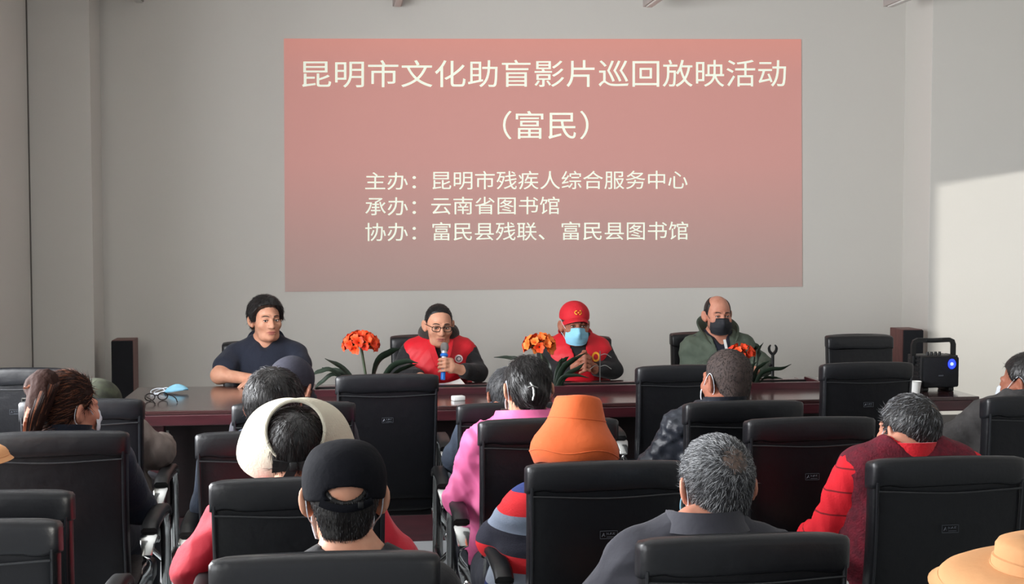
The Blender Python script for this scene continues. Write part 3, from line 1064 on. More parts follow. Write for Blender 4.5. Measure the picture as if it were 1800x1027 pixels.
def make_chair(loc, rz, label, group, plate=True):
    t = thing('leather_chair', label, 'chair', loc, rz, group)
    rs = []
    T = [0, .01, .03, .06] + [.06 + .86 * i / 22 for i in range(1, 23)] + [.95, .97, .985, .995, 1.0]
    for u in T:
        y, z = back_pt(u)
        sh = 1.0
        if u < .06:
            sh = .80 + .2 * math.sqrt(1 - (1 - u / .06) ** 2)
        if u > .92:
            sh = .55 + .45 * math.sqrt(max(0, 1 - ((u - .92) / .08) ** 2))
        w = CW * (0.965 + 0.035 * u) * (1 if .06 <= u <= .97 else (.96 if u < .06 else 1 - .028 * ((u - .97) / .03) ** 2))
        rs.append(ring(y, z, w, 0.036 * sh, -0.16, 7.0, rear=0.006))
    loft(rs).build('backrest', M['leather'], t, sharp=60)
    # the padded band folded over the top of the back
    rs = []
    for i, (q, ex) in enumerate([(0, .002), (0.03, .008), (.12, .011), (.3, .0125), (.5, .0125), (.7, .012), (.85, .009), (.94, .003), (1, -.012)]):
        y, z = back_pt(0.865 + 0.14 * q)
        w = CW * 1.0 + min(ex, .004) - (0.004 if q > .93 else 0) - (.008 if q == 1 else 0)
        hh = 0.036 + ex
        rr = ring(y, z, w, max(hh, .018), -0.16, 6.0, rear=.006)
        rr = [(x, yy, zz + (0.006 * (1 - (x / CW) ** 2) if q > .5 else 0) + (0.004 * math.sin(x * 60) * (q < .05))) for x, yy, zz in rr]
        rs.append(rr)
    loft(rs).build('headrest_band', M['leather2'], t, sharp=70)
    for sx in (-1, 1):
        pts = []
        for u in np.linspace(.02, .90, 16):
            y, z = back_pt(u)
            pts.append((sx * (CW * (0.965 + 0.035 * u) - .009), y - 0.0365, z))
        MB().tube(pts, 0.0045, 6).build('piping', M['stitch'], t)
    y, z = back_pt(.872)
    MB().tube([(x, y - 0.042 - .006 * (1 - (x / CW) ** 2), z - 0.012 - 0.004 * math.cos(x * 13)) for x in np.linspace(-CW + .012, CW - .012, 22)], 0.0028, 6).build('cross_seam', M['stitch'], t)
    if plate:
        y, z = back_pt(.66)
        lg = MB()
        yy = y - 0.0475
        W2, H2 = 0.024, 0.0105
        for a, c in (((-W2, -H2), (W2, -H2)), ((W2, -H2), (W2, H2)), ((W2, H2), (-W2, H2)), ((-W2, H2), (-W2, -H2))):
            lg.tube([(a[0], yy, z + a[1]), (c[0], yy, z + c[1])], 0.0007, 4)
        st_ = [(-.019, -.005, -.014, .005), (-.014, .005, -.011, -.005), (-.017, -.001, -.012, -.001), (-.006, .006, -.006, -.001), (-.006, .006, -.001, .0), (-.001, 0, -.001, .006),
               (.003, 0, .006, .006), (.006, .006, .009, 0), (.012, .006, .012, 0), (.012, .003, .017, .006), (.012, .003, .017, 0), (-.006, -.006, .018, -.006)]
        for x0, z0, x1, z1 in st_:
            lg.tube([(x0, yy, z + z0), (x1, yy, z + z1)], 0.0009, 4)
        lg.build('back_logo', M['silver'], t)
    # seat
    rs = []
    for y, w, hh, zz in [(-.22, .19, .03, .43), (-.21, .215, .045, .43), (-.1, .235, .05, .43), (.1, .24, .052, .432), (.22, .238, .05, .432), (.27, .225, .04, .425), (.285, .20, .02, .415)]:
        rs.append([(x, y, zz + v) for x, v in [(w * math.copysign(abs(math.cos(a)) ** .4, math.cos(a)), hh * math.copysign(abs(math.sin(a)) ** .4, math.sin(a))) for a in np.linspace(0, 2 * PI, 33)[:-1]]])
    loft(rs).build('seat', M['leather'], t, sharp=60)
    MB().span(-.2, .2, -.2, .22, .36, .385, .006).build('seat_pan', M['plastic'], t)
    # chrome loop arms that run down into the legs
    for sx in (-1, 1):
        x = sx * 0.268
        pts = spline([(sx * .245, -.225, .455), (x, -.235, .52), (x, -.225, .585), (x, -.18, .635), (x, -.08, .652), (x, .08, .652), (x, .19, .632), (x, .235, .56), (x, .245, .40), (x, .25, .20), (x, .25, .05), (x, .22, .014), (x, .1, .012), (x, -.2, .012)], 6)
        m_ = len(pts)
        sc = []
        for i in range(m_):
            q = i / (m_ - 1)
            wv = 1.0
            if q < .24:
                wv = 1.3 - .6 * math.sin(PI * min(1, q / .24)) ** 1.2
            elif q > .45:
                wv = .8
            sc.append((wv, 1.0))
        MB().sweep(pts, [(-.022, -.005), (-.018, -.007), (.018, -.007), (.022, -.005), (.022, .005), (.018, .007), (-.018, .007), (-.022, .005)], sc, up=(sx * .001, .35, 1)).build('arm_loop', M['chrome'], t, sharp=50)
        MB().sweep(spline([(x, -.165, .650), (x, -.12, .668), (x, -.04, .674), (x, .08, .674), (x, .17, .658), (x, .205, .632)], 5),
                   [(-.027, -.008), (-.022, -.012), (.022, -.012), (.027, -.008), (.027, .004), (.018, .014), (-.018, .014), (-.027, .004)]).build('arm_pad', M['plastic'], t, sharp=60)
        MB().box((sx * .243, -.226, .455), (.026, .014, .012), .004).build('arm_bolt', M['chrome'], t)
        MB().tube([(sx * .2, 0.0, .37), (sx * .268, .0, .30), (sx * .268, .24, .30)], .011, 8).build('side_brace', M['chrome'], t)
    MB().tube([(-.268, -.18, .02), (.268, -.18, .02)], .012, 8).build('cross_bar', M['chrome'], t)
    return t


def chair_spot(px, py, htop=CHT):
    p = PZ(px, py, htop)
    return float(p[0]), float(p[1]) + 0.30


PROTO = {}


def chair(key, px, py, label, group, rz=0.0, scale=1.0, face=0.0):
    """px, py: middle of the top of the back in the photo"""
    p = PZ(px, py, CHT * scale)
    y, _ = back_pt(1.0)
    a = face + rz
    loc = (float(p[0]) + y * scale * math.sin(a), float(p[1]) - y * scale * math.cos(a), 0)
    k = 'panel' if face else 'aud'
    if k not in PROTO:
        t = PROTO[k] = make_chair((0, 0, 0), 0, label, group, plate=not face)
    else:
        t = copy_tree(PROTO[k])
    t.location = loc
    t.rotation_euler = (0, 0, a)
    t.scale = (scale,) * 3
    tag(t, label, 'chair', group)
    CH[key] = t
    return t


CH = {}
G1, G2 = 'black leather audience chairs', 'black chairs behind the table'
for k, l, r_, ty, lab, rz in [
    ('FL', -58, 115, 650, 'black leather chair at far left edge, behind the ponytail hair', 0),
    ('C', 593, 768, 661, 'empty black leather chair below the leftmost orange flower', 0),
    ('B', 1115, 1287, 645, 'empty black leather chair left of the shaven-headed man', 0),
    ('A', 1437, 1608, 640, 'empty black leather chair just left of the portable speaker', 0),
    ('2a', 38, 251, 705, 'black leather chair with a taupe sleeve resting on its right arm', 0),
    ('2b', 413, 621, 710, 'black leather chair under the man in slate cap', 0),
    ('2c', 796, 1006, 711, 'black leather chair half hidden behind the woman in pink', 0),
    ('2d', 1200, 1412, 708, 'black leather chair of the shaven-headed man in puffy jacket', 0),
    ('2e', 1722, 1930, 698, 'black leather chair at the right edge, man in grey suit', 0),
    ('3a', -28, 222, 762, 'black leather chair of the ponytail woman', 0),
    ('3b', 355, 588, 761, 'black leather chair behind the cream visor', 0),
    ('3c', 845, 1082, 739, 'black leather chair of the woman in pink jacket', 0),
    ('3d', 1305, 1540, 737, 'empty black leather chair right of the grey-haired head', 0),
    ('4a', 371, 680, 844, 'black leather chair of the person in cream visor and red', 0),
    ('4b', 915, 1217, 815, 'black leather chair below the orange bucket hat', 0),
    ('4c', 1512, 1812, 807, 'black leather chair of the man in red sweater and maroon vest', 0),
    ('4d', -200, 122, 868, 'black leather chair at lower left corner, behind the nearest one', 0),
    ('5a', 365, 780, 978, 'black leather chair of the man in black cap, bottom of picture', 0),
    ('5b', 1109, 1502, 945, 'black leather chair of the grey-haired man, nearest on the right', 0),
    ('5c', -262, 102, 920, 'black leather chair nearest the camera in the lower left corner', 0),
]:
    chair(k, (l + r_) / 2, ty, lab, G1, rz, {'2c': .965, '3c': 1.02}.get(k, 1.0))
for k, px, ty, lab in [('p1', 456, 603, 'black chair behind the man in navy polo shirt'), ('p2', 747, 592, 'black chair behind the man holding the microphone'),
                       ('p3', 1013, 594, 'black chair behind the man in red cap'), ('p4', 1236, 587, 'black chair behind the man in green jacket'),
                       ('p5', 1510, 591, 'empty black chair at the right end behind the table')]:
    chair(k, px, ty, lab, G2, 0.0, 0.965, PI)

# silver outlined label on the back of the far left chair
y_, z_ = back_pt(.66)
lf = MB()
fx = [(.032, .752), (.122, .752), (.122, .872), (.032, .872)]
for i in range(4):
    (x0, z0), (x1, z1) = fx[i], fx[(i + 1) % 4]
    yy = lambda z: back_pt((z - .44) / (CHT - .44))[0] - .0445
    lf.tube([(x0, yy(z0), z0), (x1, yy(z1), z1)], .0035, 5)
lf.build('label_frame', M['chrome'], CH['FL'])
# ------------------------------------------------------------------ people
def head_prims(S, hs=1.0, face=True, jaw=1.0):
    """skull, face and ears, in the head's own frame scaled by hs"""
    q = lambda *v: tuple(x * hs for x in v)
    S.ell(q(0, -.014, .034), q(.077, .097, .088), k=.02)
    S.ell(q(0, .034, -.034), q(.063 * jaw, .070, .080), k=.03)
    S.cap(q(-.03, .055, -.088), q(.03, .055, -.088), .026 * hs, k=.025)
    S.ell(q(0, .075, -.092), q(.024, .022, .018), k=.02)
    for s in (-1, 1):
        S.ell(q(s * .044, .066, -.022), q(.024, .026, .024), k=.02)
        S.cap(q(s * .012, .096, .026), q(s * .045, .080, .024), .010 * hs, .008 * hs, k=.012)
        S.ell(q(s * .031, .103, .006), q(.017, .014, .011), 's', .012)
        # ears
        R = rot(0, s * .12, s * .55)
        S.ell(q(s * .086, -.014, -.002), q(.0095, .022, .034), k=.008, R=R)
        S.ell(q(s * .078, -.006, -.026), q(.010, .012, .014), k=.008)
        S.ell(q(s * .096, -.005, .002), q(.008, .012, .020), 's', .006, R=R)
    if face:
        S.cap(q(0, .099, .014), q(0, .119, -.028), .0085 * hs, .0125 * hs, k=.012)
        for s in (-1, 1):
            S.ell(q(s * .013, .108, -.030), q(.009, .011, .008), k=.008)
            S.ell(q(s * .031, .084, .005), q(.0165, .0155, .0125), k=.004)
        S.cap(q(-.018, .092, -.058), q(.018, .092, -.058), .0075 * hs, k=.008)
        S.cap(q(-.016, .090, -.068), q(.016, .090, -.068), .0085 * hs, k=.008)
        S.box(q(0, .108, -.063), q(.026, .010, .0012), .0008, 's', .003)


def hand_prims(S, wrist, fwd, nrm, side, curl=.25, sc=1.0, spread=.08, thumb=.6):
    """palm and five bent fingers; fwd points along the fingers, nrm out of the back of the hand; side=+1 right hand"""
    f = np.array(fwd, float)
    f /= np.linalg.norm(f)
    n = np.array(nrm, float)
    n -= f * (n @ f)
    n /= np.linalg.norm(n)
    l = np.cross(f, n) * side        # towards the thumb is -l * ... (right hand, back up, fingers forward: thumb on the left)
    w = np.array(wrist, float)
    th = -l
    R = np.stack([th, f, n], 1)
    S.box(w + f * .047 * sc, (.040 * sc, .050 * sc, .0135 * sc), .0125 * sc, k=.012, R=R)
    S.cap(w - f * .01, w + f * .02, .025 * sc, .026 * sc, k=.02)
    L = [.076, .084, .077, .060]
    for i in range(4):
        o = (.030 - .020 * i) * sc
        p = w + f * (.092 - .004 * abs(i - 1.2)) * sc + th * o
        a = (1.2 - i) * spread
        d0 = f * math.cos(a) + th * math.sin(a)
        ang = 0
        r = (.0092, .0095, .0090, .0078)[i] * sc
        for j, fr_ in enumerate((.45, .31, .24)):
            ang += curl * (.8, 1.25, .9)[j]
            d = d0 * math.cos(ang) - n * math.sin(ang)
            e = p + d * L[i] * fr_ * sc
            S.cap(p, e, r, r * .93, k=.0035 if j else .008)
            p, r = e, r * .93
    p = w + f * .028 * sc + th * .030 * sc - n * .006
    d = th * math.sin(thumb) + f * math.cos(thumb) - n * .35
    d /= np.linalg.norm(d)
    e = p + d * .042 * sc
    S.cap(p, e, .0135 * sc, .0105 * sc, k=.012)
    d2 = f * .9 - n * (.35 + curl * .5) + th * .1
    d2 /= np.linalg.norm(d2)
    S.cap(e, e + d2 * .03 * sc, .0105 * sc, .0085 * sc, k=.004)


def arm_pts(P):
    return P['arms']


class Person:
    """seated figure; all coordinates local: origin on the floor below the hips, +y is where the body faces"""
    def __init__(s, label, hip, head_px, face=0.0, yaw=0, pitch=0, roll=0, hs=1.0, build=1.0, arms=None, top_pad=.0, sh_drop=0.0, lean_sh=0.0, knees=True, shw=1.0, sdz=0.0, shz=.91, fw=None, kn=.40):
        s.face = face
        s.root = thing('person', label, 'person', (hip[0], hip[1], 0), face)
        px, py, Y = head_px
        w = PY(px, py, Y)
        d = np.array([w[0] - hip[0], w[1] - hip[1]])
        c, sn = math.cos(-face), math.sin(-face)
        x, y = d[0] * c - d[1] * sn, d[0] * sn + d[1] * c
        s.hs = hs
        s.R = rot(pitch, roll, yaw)
        s.hc = np.array([x, y, w[2] - (.122 * hs + top_pad)]) + (s.R @ np.array([0, 0, .0]))
        s.hc[2] += .122 * hs * (1 - math.cos(pitch)) * .6
        s.sc = np.array([s.hc[0] * .78 + lean_sh, (s.hc[1] * .72 - .035) if fw is None else s.hc[1] - fw, shz - sdz])
        s.b = build
        s.shw = shw
        sh = s.sc
        if arms is None:
            arms = {}
        s.arms = {}
        for side in (-1, 1):
            S0 = sh + np.array([side * .178 * shw, 0, -.045 - sh_drop * (side > 0)])
            el, wr, fd, nr, cu = arms.get(side, (None,) * 5)
            el = np.array(el if el is not None else (sh[0] * .6 + side * .235 * shw, .06, .68))
            wr = np.array(wr if wr is not None else (side * .12, .28, .64))
            fd = np.array(fd if fd is not None else (-side * .35, .8, -.3))
            nr = np.array(nr if nr is not None else (side * .2, 0, 1))
            s.arms[side] = (S0, el, wr, fd, nr, .35 if cu is None else cu)
        s.legs = {}
        for side in (-1, 1):
            s.legs[side] = [np.array(v, float) for v in ((side * .09, .0, .545), (side * .13, kn, .52), (side * .13, kn - .04, .09), (side * .14, kn + .06, .045))]

    # ---- shared shapes
    def torso(s, S, t, k=.04, arms=True, sleeve=1.0, low=True, armt=None):
        b, sh = s.b, s.sc
        at = t if armt is None else armt
        if low:
            S.cap((-.075, 0, .555), (.075, 0, .555), .118 * b + t, k=k)
        mid = np.array([sh[0] * .5, sh[1] * .5, (.6 + sh[2]) / 2])
        S.cap((-.05, .01, .60), mid + np.array([-.05, .012, 0]), .118 * b + t, .12 * b + t, k=k)
        S.cap((.05, .01, .60), mid + np.array([.05, .012, 0]), .118 * b + t, .12 * b + t, k=k)
        S.ell(sh + np.array([0, .012, -.13]), (.162 * s.shw * b + t, .112 * b + t, .17 + t), k=k)
        S.cap(sh + np.array([-.150 * s.shw, 0, -.040]), sh + np.array([.150 * s.shw, 0, -.040]), .056 + t, k=k)
        for q in (-1, 1):
            S.cap(sh + np.array([q * .125 * s.shw, -.008, -.012]), sh + np.array([q * .035, -.012, .055]), .036 + t * .7, .034 + t * .5, k=k)
        if arms:
            for q in (-1, 1):
                a, e, w, _, _, _ = s.arms[q]
                if sleeve < 1:
                    S.cap(a, a + (e - a) * sleeve, .053 * b + at, .052 * b + at * 1.5, k=k * .7)
                else:
                    S.cap(a, e, .050 * b + at * .8, .042 * b + at * .85, k=k * .7)
                    S.cap(e, e + (w - e) * min(sleeve - 1, .94), .043 * b + at, .033 + at, k=.02)

    def leg_prims(s, S, t):
        for q in (-1, 1):
            h, kn, an, to = s.legs[q]
            S.cap(h, kn, .082 * s.b + t, .058 + t, k=.04)
            S.cap(kn, an, .056 + t, .040 + t, k=.03)

    def body(s, skin, h=.007, hands=True, face=True, jaw=1.0, extra=None, handk=None):
        S = SDF()
        s.torso(S, 0)
        for q in (-1, 1):
            a, e, w, fd, nr, cu = s.arms[q]
            S.cap(a, e, .046 * s.b, .040, k=.03)
            S.cap(e, w, .041, .028, k=.02)
            if hands and not (handk and q in handk):
                hand_prims(S, w, fd, nr, q, cu)
        s.leg_prims(S, 0)
        for q in (-1, 1):
            h_, kn, an, to = s.legs[q]
            S.cap(an, to, .036, .03, k=.03)
        nb = s.sc + np.array([0, -.01, .02])
        S.cap(nb, s.hc + s.R @ np.array([0, -.022, -.055]) * s.hs, .060 * (.4 + .6 * s.hs), .055 * s.hs, k=.035)
        S.frame(s.R, s.hc)
        head_prims(S, s.hs, face, jaw)
        S.frame()
        if extra:
            extra(S)
        s.body_o = S.build('body', skin, s.root, h)
        return s

    def trousers(s, m, h=.010):
        S = SDF()
        S.cap((-.075, 0, .545), (.075, 0, .545), .128 * s.b, k=.03)
        s.leg_prims(S, .013)
        S.build('trousers', m, s.root, h, wav(30, .004, 3))
        for q in (-1, 1):
            h_, kn, an, to = s.legs[q]
            S = SDF().ell((an + to) / 2 + np.array([0, .03, -.012]), (.047, .135, .046), k=.01)
            S.box((an + to) / 2 + np.array([0, .03, -.08]), (.1, .25, .032), .002, 's', .006)
            S.build('shoe', M['shoe'], s.root, .010)
        return s

    def neck_cut(s, S, r=.062, up=.0, front=0.0):
        """opening for the neck; front > 0 opens a V down the chest"""
        nb = s.sc
        S.cap(nb + np.array([0, -.004, .050 + up]), nb + np.array([0, .0, .2]), r, r + .015, 's', .012)
        if front:
            S.cap(nb + np.array([0, .06, .09]), nb + np.array([0, .155, .08 - front]), .068, .014, 's', .010)

    def top(s, name, m, t=.016, sleeve=1.94, h=.008, wr=.004, seed=1, neck=.062, up=0.0, front=0.0, arms=True, armt=None, freq=22, extra=None):
        S = SDF()
        s.torso(S, t, arms=arms, sleeve=sleeve, armt=armt)
        if extra:
            extra(S)
        s.neck_cut(S, neck, up, front)
        f1, f2 = wav(freq, wr, seed, True), wav(freq * .4, wr * 1.2, seed + 9)
        return S.build(name, m, s.root, h, lambda V: f1(V) + f2(V))

    def collar(s, m, r=.068, hgt=.045, gap=.35, flare=.012, th=.006, name='collar', tilt=.25, fold=0.0, dz=.035, dy=-.004, droop=.03):
        """band round the neck with an opening at the front; fold > 0 turns it over"""
        nb = s.sc + np.array([0, dy, dz])
        V, Fs = [], []
        prof = [(0, 0), (flare * .5, hgt * .5), (flare, hgt)]
        if fold:
            prof += [(flare + .010, hgt + .002), (flare + .018, hgt * .6), (flare + .030, hgt - fold)]
        k = len(prof)
        n = 40
        for i in range(n + 1):
            a = PI / 2 + gap + (2 * PI - 2 * gap) * i / n
            fr_ = max(0, math.sin(a))
            for o in (0, 1):
                for rr, z in prof:
                    R_ = r + rr - o * th
                    x, y = R_ * math.cos(a), R_ * 1.02 * math.sin(a)
                    V.append(nb + np.array([x, y, z - tilt * (y + .02) - droop * fr_ ** 2]))
        for i in range(n):
            for j in range(k - 1):
                A = i * 2 * k + j
                B = (i + 1) * 2 * k + j
                Fs += [(A, A + 1, B + 1, B), (A + k, B + k, B + k + 1, A + k + 1)]
            A, B = i * 2 * k, (i + 1) * 2 * k
            Fs += [(A, B, B + k, A + k), (A + k - 1, A + 2 * k - 1, B + 2 * k - 1, B + k - 1)]
        for A in (0, n * 2 * k):
            Fs += [(A + j, A + j + 1, A + k + j + 1, A + k + j) for j in range(k - 1)]
        return MB().add(V, Fs).build(name, m, s.root, sharp=60)

    def H(s, *p):
        return s.hc + s.R @ (np.array(p, float) * s.hs)

    def hair(s, m, line=None, t=.009, cut=None, h=.006, noise=None, vol=(0, 0, 0), extra=None, strands=None, name='hair', thin=None):
        """cap of hair over the skull; line = lowest height of the hair from the forehead back to the nape"""
        ys, zs = zip(*(line or [(-.13, -.072), (-.06, -.062), (-.03, -.03), (-.012, .03), (.02, .012), (.035, .03), (.05, .062), (.075, .078), (.12, .085)]))
        q = s.hs
        S = SDF().frame(s.R, s.hc)
        S.ell((0, -.014 * q, .034 * q), ((.077 + t + vol[0]) * q, (.097 + t + vol[1]) * q, (.088 + t + vol[2]) * q), k=.01)
        S.cap((0, -.045 * q, -.03 * q), (0, -.04 * q, -.075 * q), .054 * q + t * .8, .052 * q + t * .4, k=.03)
        if extra:
            extra(S, q)
        S.fn(lambda x, y, z: (np.interp(y / q, ys, zs) * q - z) * .75, (-.2, -.2, -.2), (.2, .2, .2), 'i', .006)
        if cut:
            cut(S, q)
        V, Q, N = S.mesh(h, noise)
        o = link(name, mesh_np(V, Q), m, s.root)
        keep = np.ones(len(V), bool)
        if thin:                      # a thinning patch: scalp shows through
            dist = np.linalg.norm(V - s.H(*thin[0]), axis=1)
            far = dist + np.random.default_rng(1).normal(0, .006, len(V))
            o.data.materials.append(M['scalp'])
            o.data.polygons.foreach_set('material_index', (far[Q].mean(1) < thin[1]).astype(np.int32))
            keep = np.random.default_rng(2).random(len(V)) < np.clip((dist / thin[1]) ** 1.5 * .8, .12, 1)
        if strands:
            s.strands(o, V[keep], N[keep], *strands)
        return o

    def strands(s, parent, V, N, mats, n, length, width=.0011, lift=.35, crown=(0, -.05, .12), down=0.0, seed=1):
        """fine tapered locks combed away from the crown, one mesh per colour"""
        r = np.random.default_rng(seed)
        ok = np.argwhere(((V - s.hc) @ s.R[:, 2]) > -.09 * s.hs)[:, 0]
        for mi, (m, share) in enumerate(mats):
            k = int(n * share)
            idx = r.choice(ok, k)
            p, nn = V[idx], N[idx]
            out = np.einsum('ij,ij->i', p - s.hc, nn) > 0
            p, nn = p[out], nn[out]
            k = len(p)
            c = s.H(*crown)
            fl = p - c + s.R[:, 2] * -down + r.normal(0, .02, (k, 3))
            fl -= nn * np.einsum('ij,ij->i', fl, nn)[:, None]
            fl /= np.maximum(np.linalg.norm(fl, axis=1, keepdims=True), 1e-6)
            L = length * r.uniform(.6, 1.3, (k, 1))
            lf = lift * r.uniform(.4, 1.4, (k, 1))
            sd = np.cross(fl, nn) * width * .5
            a = p - nn * .001
            mid = a + fl * L * .5 + nn * lf * L * .5
            tip = a + fl * L + nn * lf * L * .45
            VV = np.concatenate([a - sd, a + sd, mid - sd * .8, mid + sd * .8, a + nn * width * .6, mid + nn * width * .6, tip])
            i = np.arange(k)
            g = lambda j: i + j * k
            T = [(0, 2, 5), (0, 5, 4), (4, 5, 3), (4, 3, 1), (2, 6, 5), (5, 6, 3), (0, 1, 3), (0, 3, 2), (2, 3, 6)]
            FF = np.concatenate([np.stack([g(x), g(y), g(z)], 1) for x, y, z in T])
            link('hair_strands', mesh_np(VV, FF), m, parent, smooth=False)

    def eyes(s, look=0.0, brow=None, z=.004, slit=1.0):
        for q in (-1, 1):
            e = MB().ball(s.H(q * .031, .0915, z), (.0125 * s.hs, .0105 * s.hs, .0052 * s.hs * slit), 14, R=Matrix(s.R.tolist()))
            o = e.build('eye', M['eyewhite'], s.root)
            MB().ball(s.H(q * .031 + look, .0985, z), (.0052 * s.hs, .004 * s.hs, .005 * s.hs * slit), 12, R=Matrix(s.R.tolist())).build('iris', M['iris'], o)
            lid = [s.H(q * .031 + x, .1005 - 8 * x * x - abs(x) * .25, z + .0062 - 12 * x * x) for x in np.linspace(-.015, .015, 7)]
            MB().tube(lid, .0022, 6).build('eyelid', M['iris'], s.root)
            if brow:
                pts = [s.H(q * x, y, zz) for x, y, zz in ((.012, .1035, .026), (.024, .1015, .031), (.038, .094, .031), (.050, .083, .025))]
                MB().tube(spline(pts, 4), [(.003, .0025)] * 3 + [(.0042, .003)] * 7 + [(.002, .002)] * 3, 6).build('eyebrow', brow, s.root)

    def mouth(s):
        b = MB().tube(spline([s.H(-.028, .0905, -.062), s.H(-.013, .1000, -.0585), s.H(0, .1010, -.0595), s.H(.013, .1000, -.0585), s.H(.028, .0905, -.062)], 4), [(.0025, .0025)] + [(.0042, .0038)] * 15 + [(.0025, .0025)], 8)
        b.tube(spline([s.H(-.026, .091, -.064), s.H(0, .1010, -.0695), s.H(.026, .091, -.064)], 6), [(.0025, .003)] + [(.004, .0048)] * 11 + [(.0025, .003)], 8)
        b.build('lips', M['lips'], s.root)

    def mask(s, m, loop=None, top=-.006, bot=-.112, low=1.0):
        """pleated mask over nose and mouth with loops behind the ears"""
        V, Fs = [], []
        nx, ny = 21, 13
        for o in (0, 1):
            for i in range(nx):
                for j in range(ny):
                    u, v = (i / (nx - 1)) * 2 - 1, j / (ny - 1)
                    a = u * 1.10
                    R_ = .078 + .012 * math.sin(PI * v) - o * .003
                    fl = 1 - .13 * v ** 2 * (1 - u * u * .3)
                    zz = top + (bot - top) * v + (.004 * math.cos(u * 2.5) if v < .1 else 0) - .012 * (abs(u) ** 2) * (1 - v) * .6 + .012 * abs(u) ** 2 * v
                    nose = .026 * math.exp(-(u / .22) ** 2) * math.exp(-((v - .25) / .33) ** 2)
                    pl = .0016 * math.sin(v * 26) * (1 - abs(u) ** 3)
                    V.append(s.H(R_ * .90 * math.sin(a), .030 + (R_ * math.cos(a) + nose) * fl * .98 + pl, zz))
        K = nx * ny
        for i in range(nx - 1):
            for j in range(ny - 1):
                A, B = i * ny + j, (i + 1) * ny + j
                Fs += [(A, A + 1, B + 1, B), (K + A, K + B, K + B + 1, K + A + 1)]
        for i in range(nx - 1):
            for j in (0, ny - 1):
                A, B = i * ny + j, (i + 1) * ny + j
                Fs.append((A, B, K + B, K + A))
        for j in range(ny - 1):
            for i in (0, nx - 1):
                A = i * ny + j
                Fs.append((A, A + 1, K + A + 1, K + A))
        mk = MB().add(V, Fs).build('face_mask', m, s.root, sharp=70)
        for q in (-1, 1):
            pts = [s.H(q * .063, .062, top - .016), s.H(q * .0795, .022, .014), s.H(q * .0845, -.010, .036), s.H(q * .0850, -.030, .012), s.H(q * .0800, -.028, -.032), s.H(q * .070, .012, -.058), s.H(q * .060, .055, bot + .022)]
            MB().tube(spline(pts, 6), .0015, 6).build('ear_loop', loop or M['maskwhite'], mk)
        return mk


NZ_HAIR = lambda sd, a=.003: wav(70, a, sd, True, anis=(1, 1, .4))
NX = None


def occupant(key):
    c = CH[key]
    return float(c.location.x), float(c.location.y)


def hip_of(key, dy=.02, dx=0.0):
    x, y = occupant(key)
    return (x + dx, y + dy)


# ================================================================== the four men behind the table (facing the audience)
def panel_hip(px, Y):
    return (float(PY(px, 640, Y)[0]), Y)


# --- man in navy polo shirt
P = Person('man in dark navy polo shirt, leftmost behind the table, head turned aside', panel_hip(465, 7.88), (467, 521, 7.62), PI, yaw=.36, pitch=-.03, roll=.02, hs=1.02, build=1.02, fw=.055, shw=.98, shz=.955, top_pad=.012,
           arms={1: ((.23, .36, .815), (.02, .47, .800), (-1, .12, -.02), (0, .1, 1), .25), -1: ((-.225, .30, .815), (-.05, .50, .795), (.95, .1, -.02), (0, .1, 1), .25)})
P.body(M['skin'], .0045)
P.trousers(M['trousers'])
P.top('polo_shirt', M['navy'], .015, .60, .007, .004, 11, .066, 0, front=.10)
P.collar(M['navy_collar'], .077, .028, .50, .014, name='shirt_collar', tilt=.42, fold=.036, dz=.044, droop=.055)
P.hair(M['black_hair'], [(-.13, -.07), (-.06, -.06), (-.035, -.03), (-.014, .03), (.012, -.005), (.03, .0), (.042, .045), (.062, .072), (.085, .086), (.12, .09)], .019, h=.005, vol=(.006, .004, .004),
       noise=NZ_HAIR(5, .004), extra=lambda S, q: (S.cap((-.02 * q, .055 * q, .112 * q), (.052 * q, .068 * q, .088 * q), .024 * q, .016 * q, k=.02), S.cap((-.02 * q, .05 * q, .112 * q), (-.058 * q, .056 * q, .080 * q), .022 * q, .012 * q, k=.02)),
       strands=([(M['black_hair2'], 1)], 1800, .03, .0016, .2, (.0, .02, .13)), cut=lambda S, q: S.ell((.016 * q, .112 * q, .058 * q), (.050 * q, .04 * q, .040 * q), 's', .012))
P.eyes(.003, M['black_hair'])
P.mouth()

# --- man speaking into the microphone
mic_lo, mic_hi = np.array([.020, .535, .785]), np.array([.004, .475, .972])


def mic_hand(S):
    ax = (mic_hi - mic_lo) / np.linalg.norm(mic_hi - mic_lo)
    c0 = mic_lo + ax * .085
    u = np.array([-1, 0, 0.])
    u -= ax * (u @ ax)
    u /= np.linalg.norm(u)
    v = np.cross(ax, u)
    v = v if v[1] > 0 else -v            # towards the audience
    wr = np.array([-.105, .475, .830])
    pc = c0 + u * .040 + v * .002
    S.cap(wr, pc + u * .01 - ax * .01, .027, .030, k=.02)
    Rm = np.stack([u, v, ax], 1)
    S.box(pc, (.017, .028, .042), .015, k=.014, R=Rm)
    for i in range(4):
        z = ax * (.032 - .021 * i)
        r = (.0095, .0098, .0094, .0082)[i]
        k0 = (1.0, 1.04, 1.0, .9)[i]
        a = c0 + z + u * .034 + v * .022
        b_ = c0 + z * 1.02 + u * .008 + v * .036 * k0 - ax * .004
        c_ = c0 + z * 1.04 - u * .022 * k0 + v * .024 - ax * .006
        d_ = c0 + z * 1.04 - u * .028 * k0 + v * .002 - ax * .006
        S.cap(a, b_, r * 1.05, r, k=.006)
        S.cap(b_, c_, r, r * .95, k=.003)
        S.cap(c_, d_, r * .95, r * .82, k=.003)
    t0 = c0 + u * .036 - v * .016 + ax * .016
    t1 = c0 + u * .018 - v * .030 + ax * .042
    t2 = c0 - u * .004 - v * .028 + ax * .064
    S.cap(t0, t1, .0135, .0112, k=.01)
    S.cap(t1, t2, .0112, .0092, k=.003)


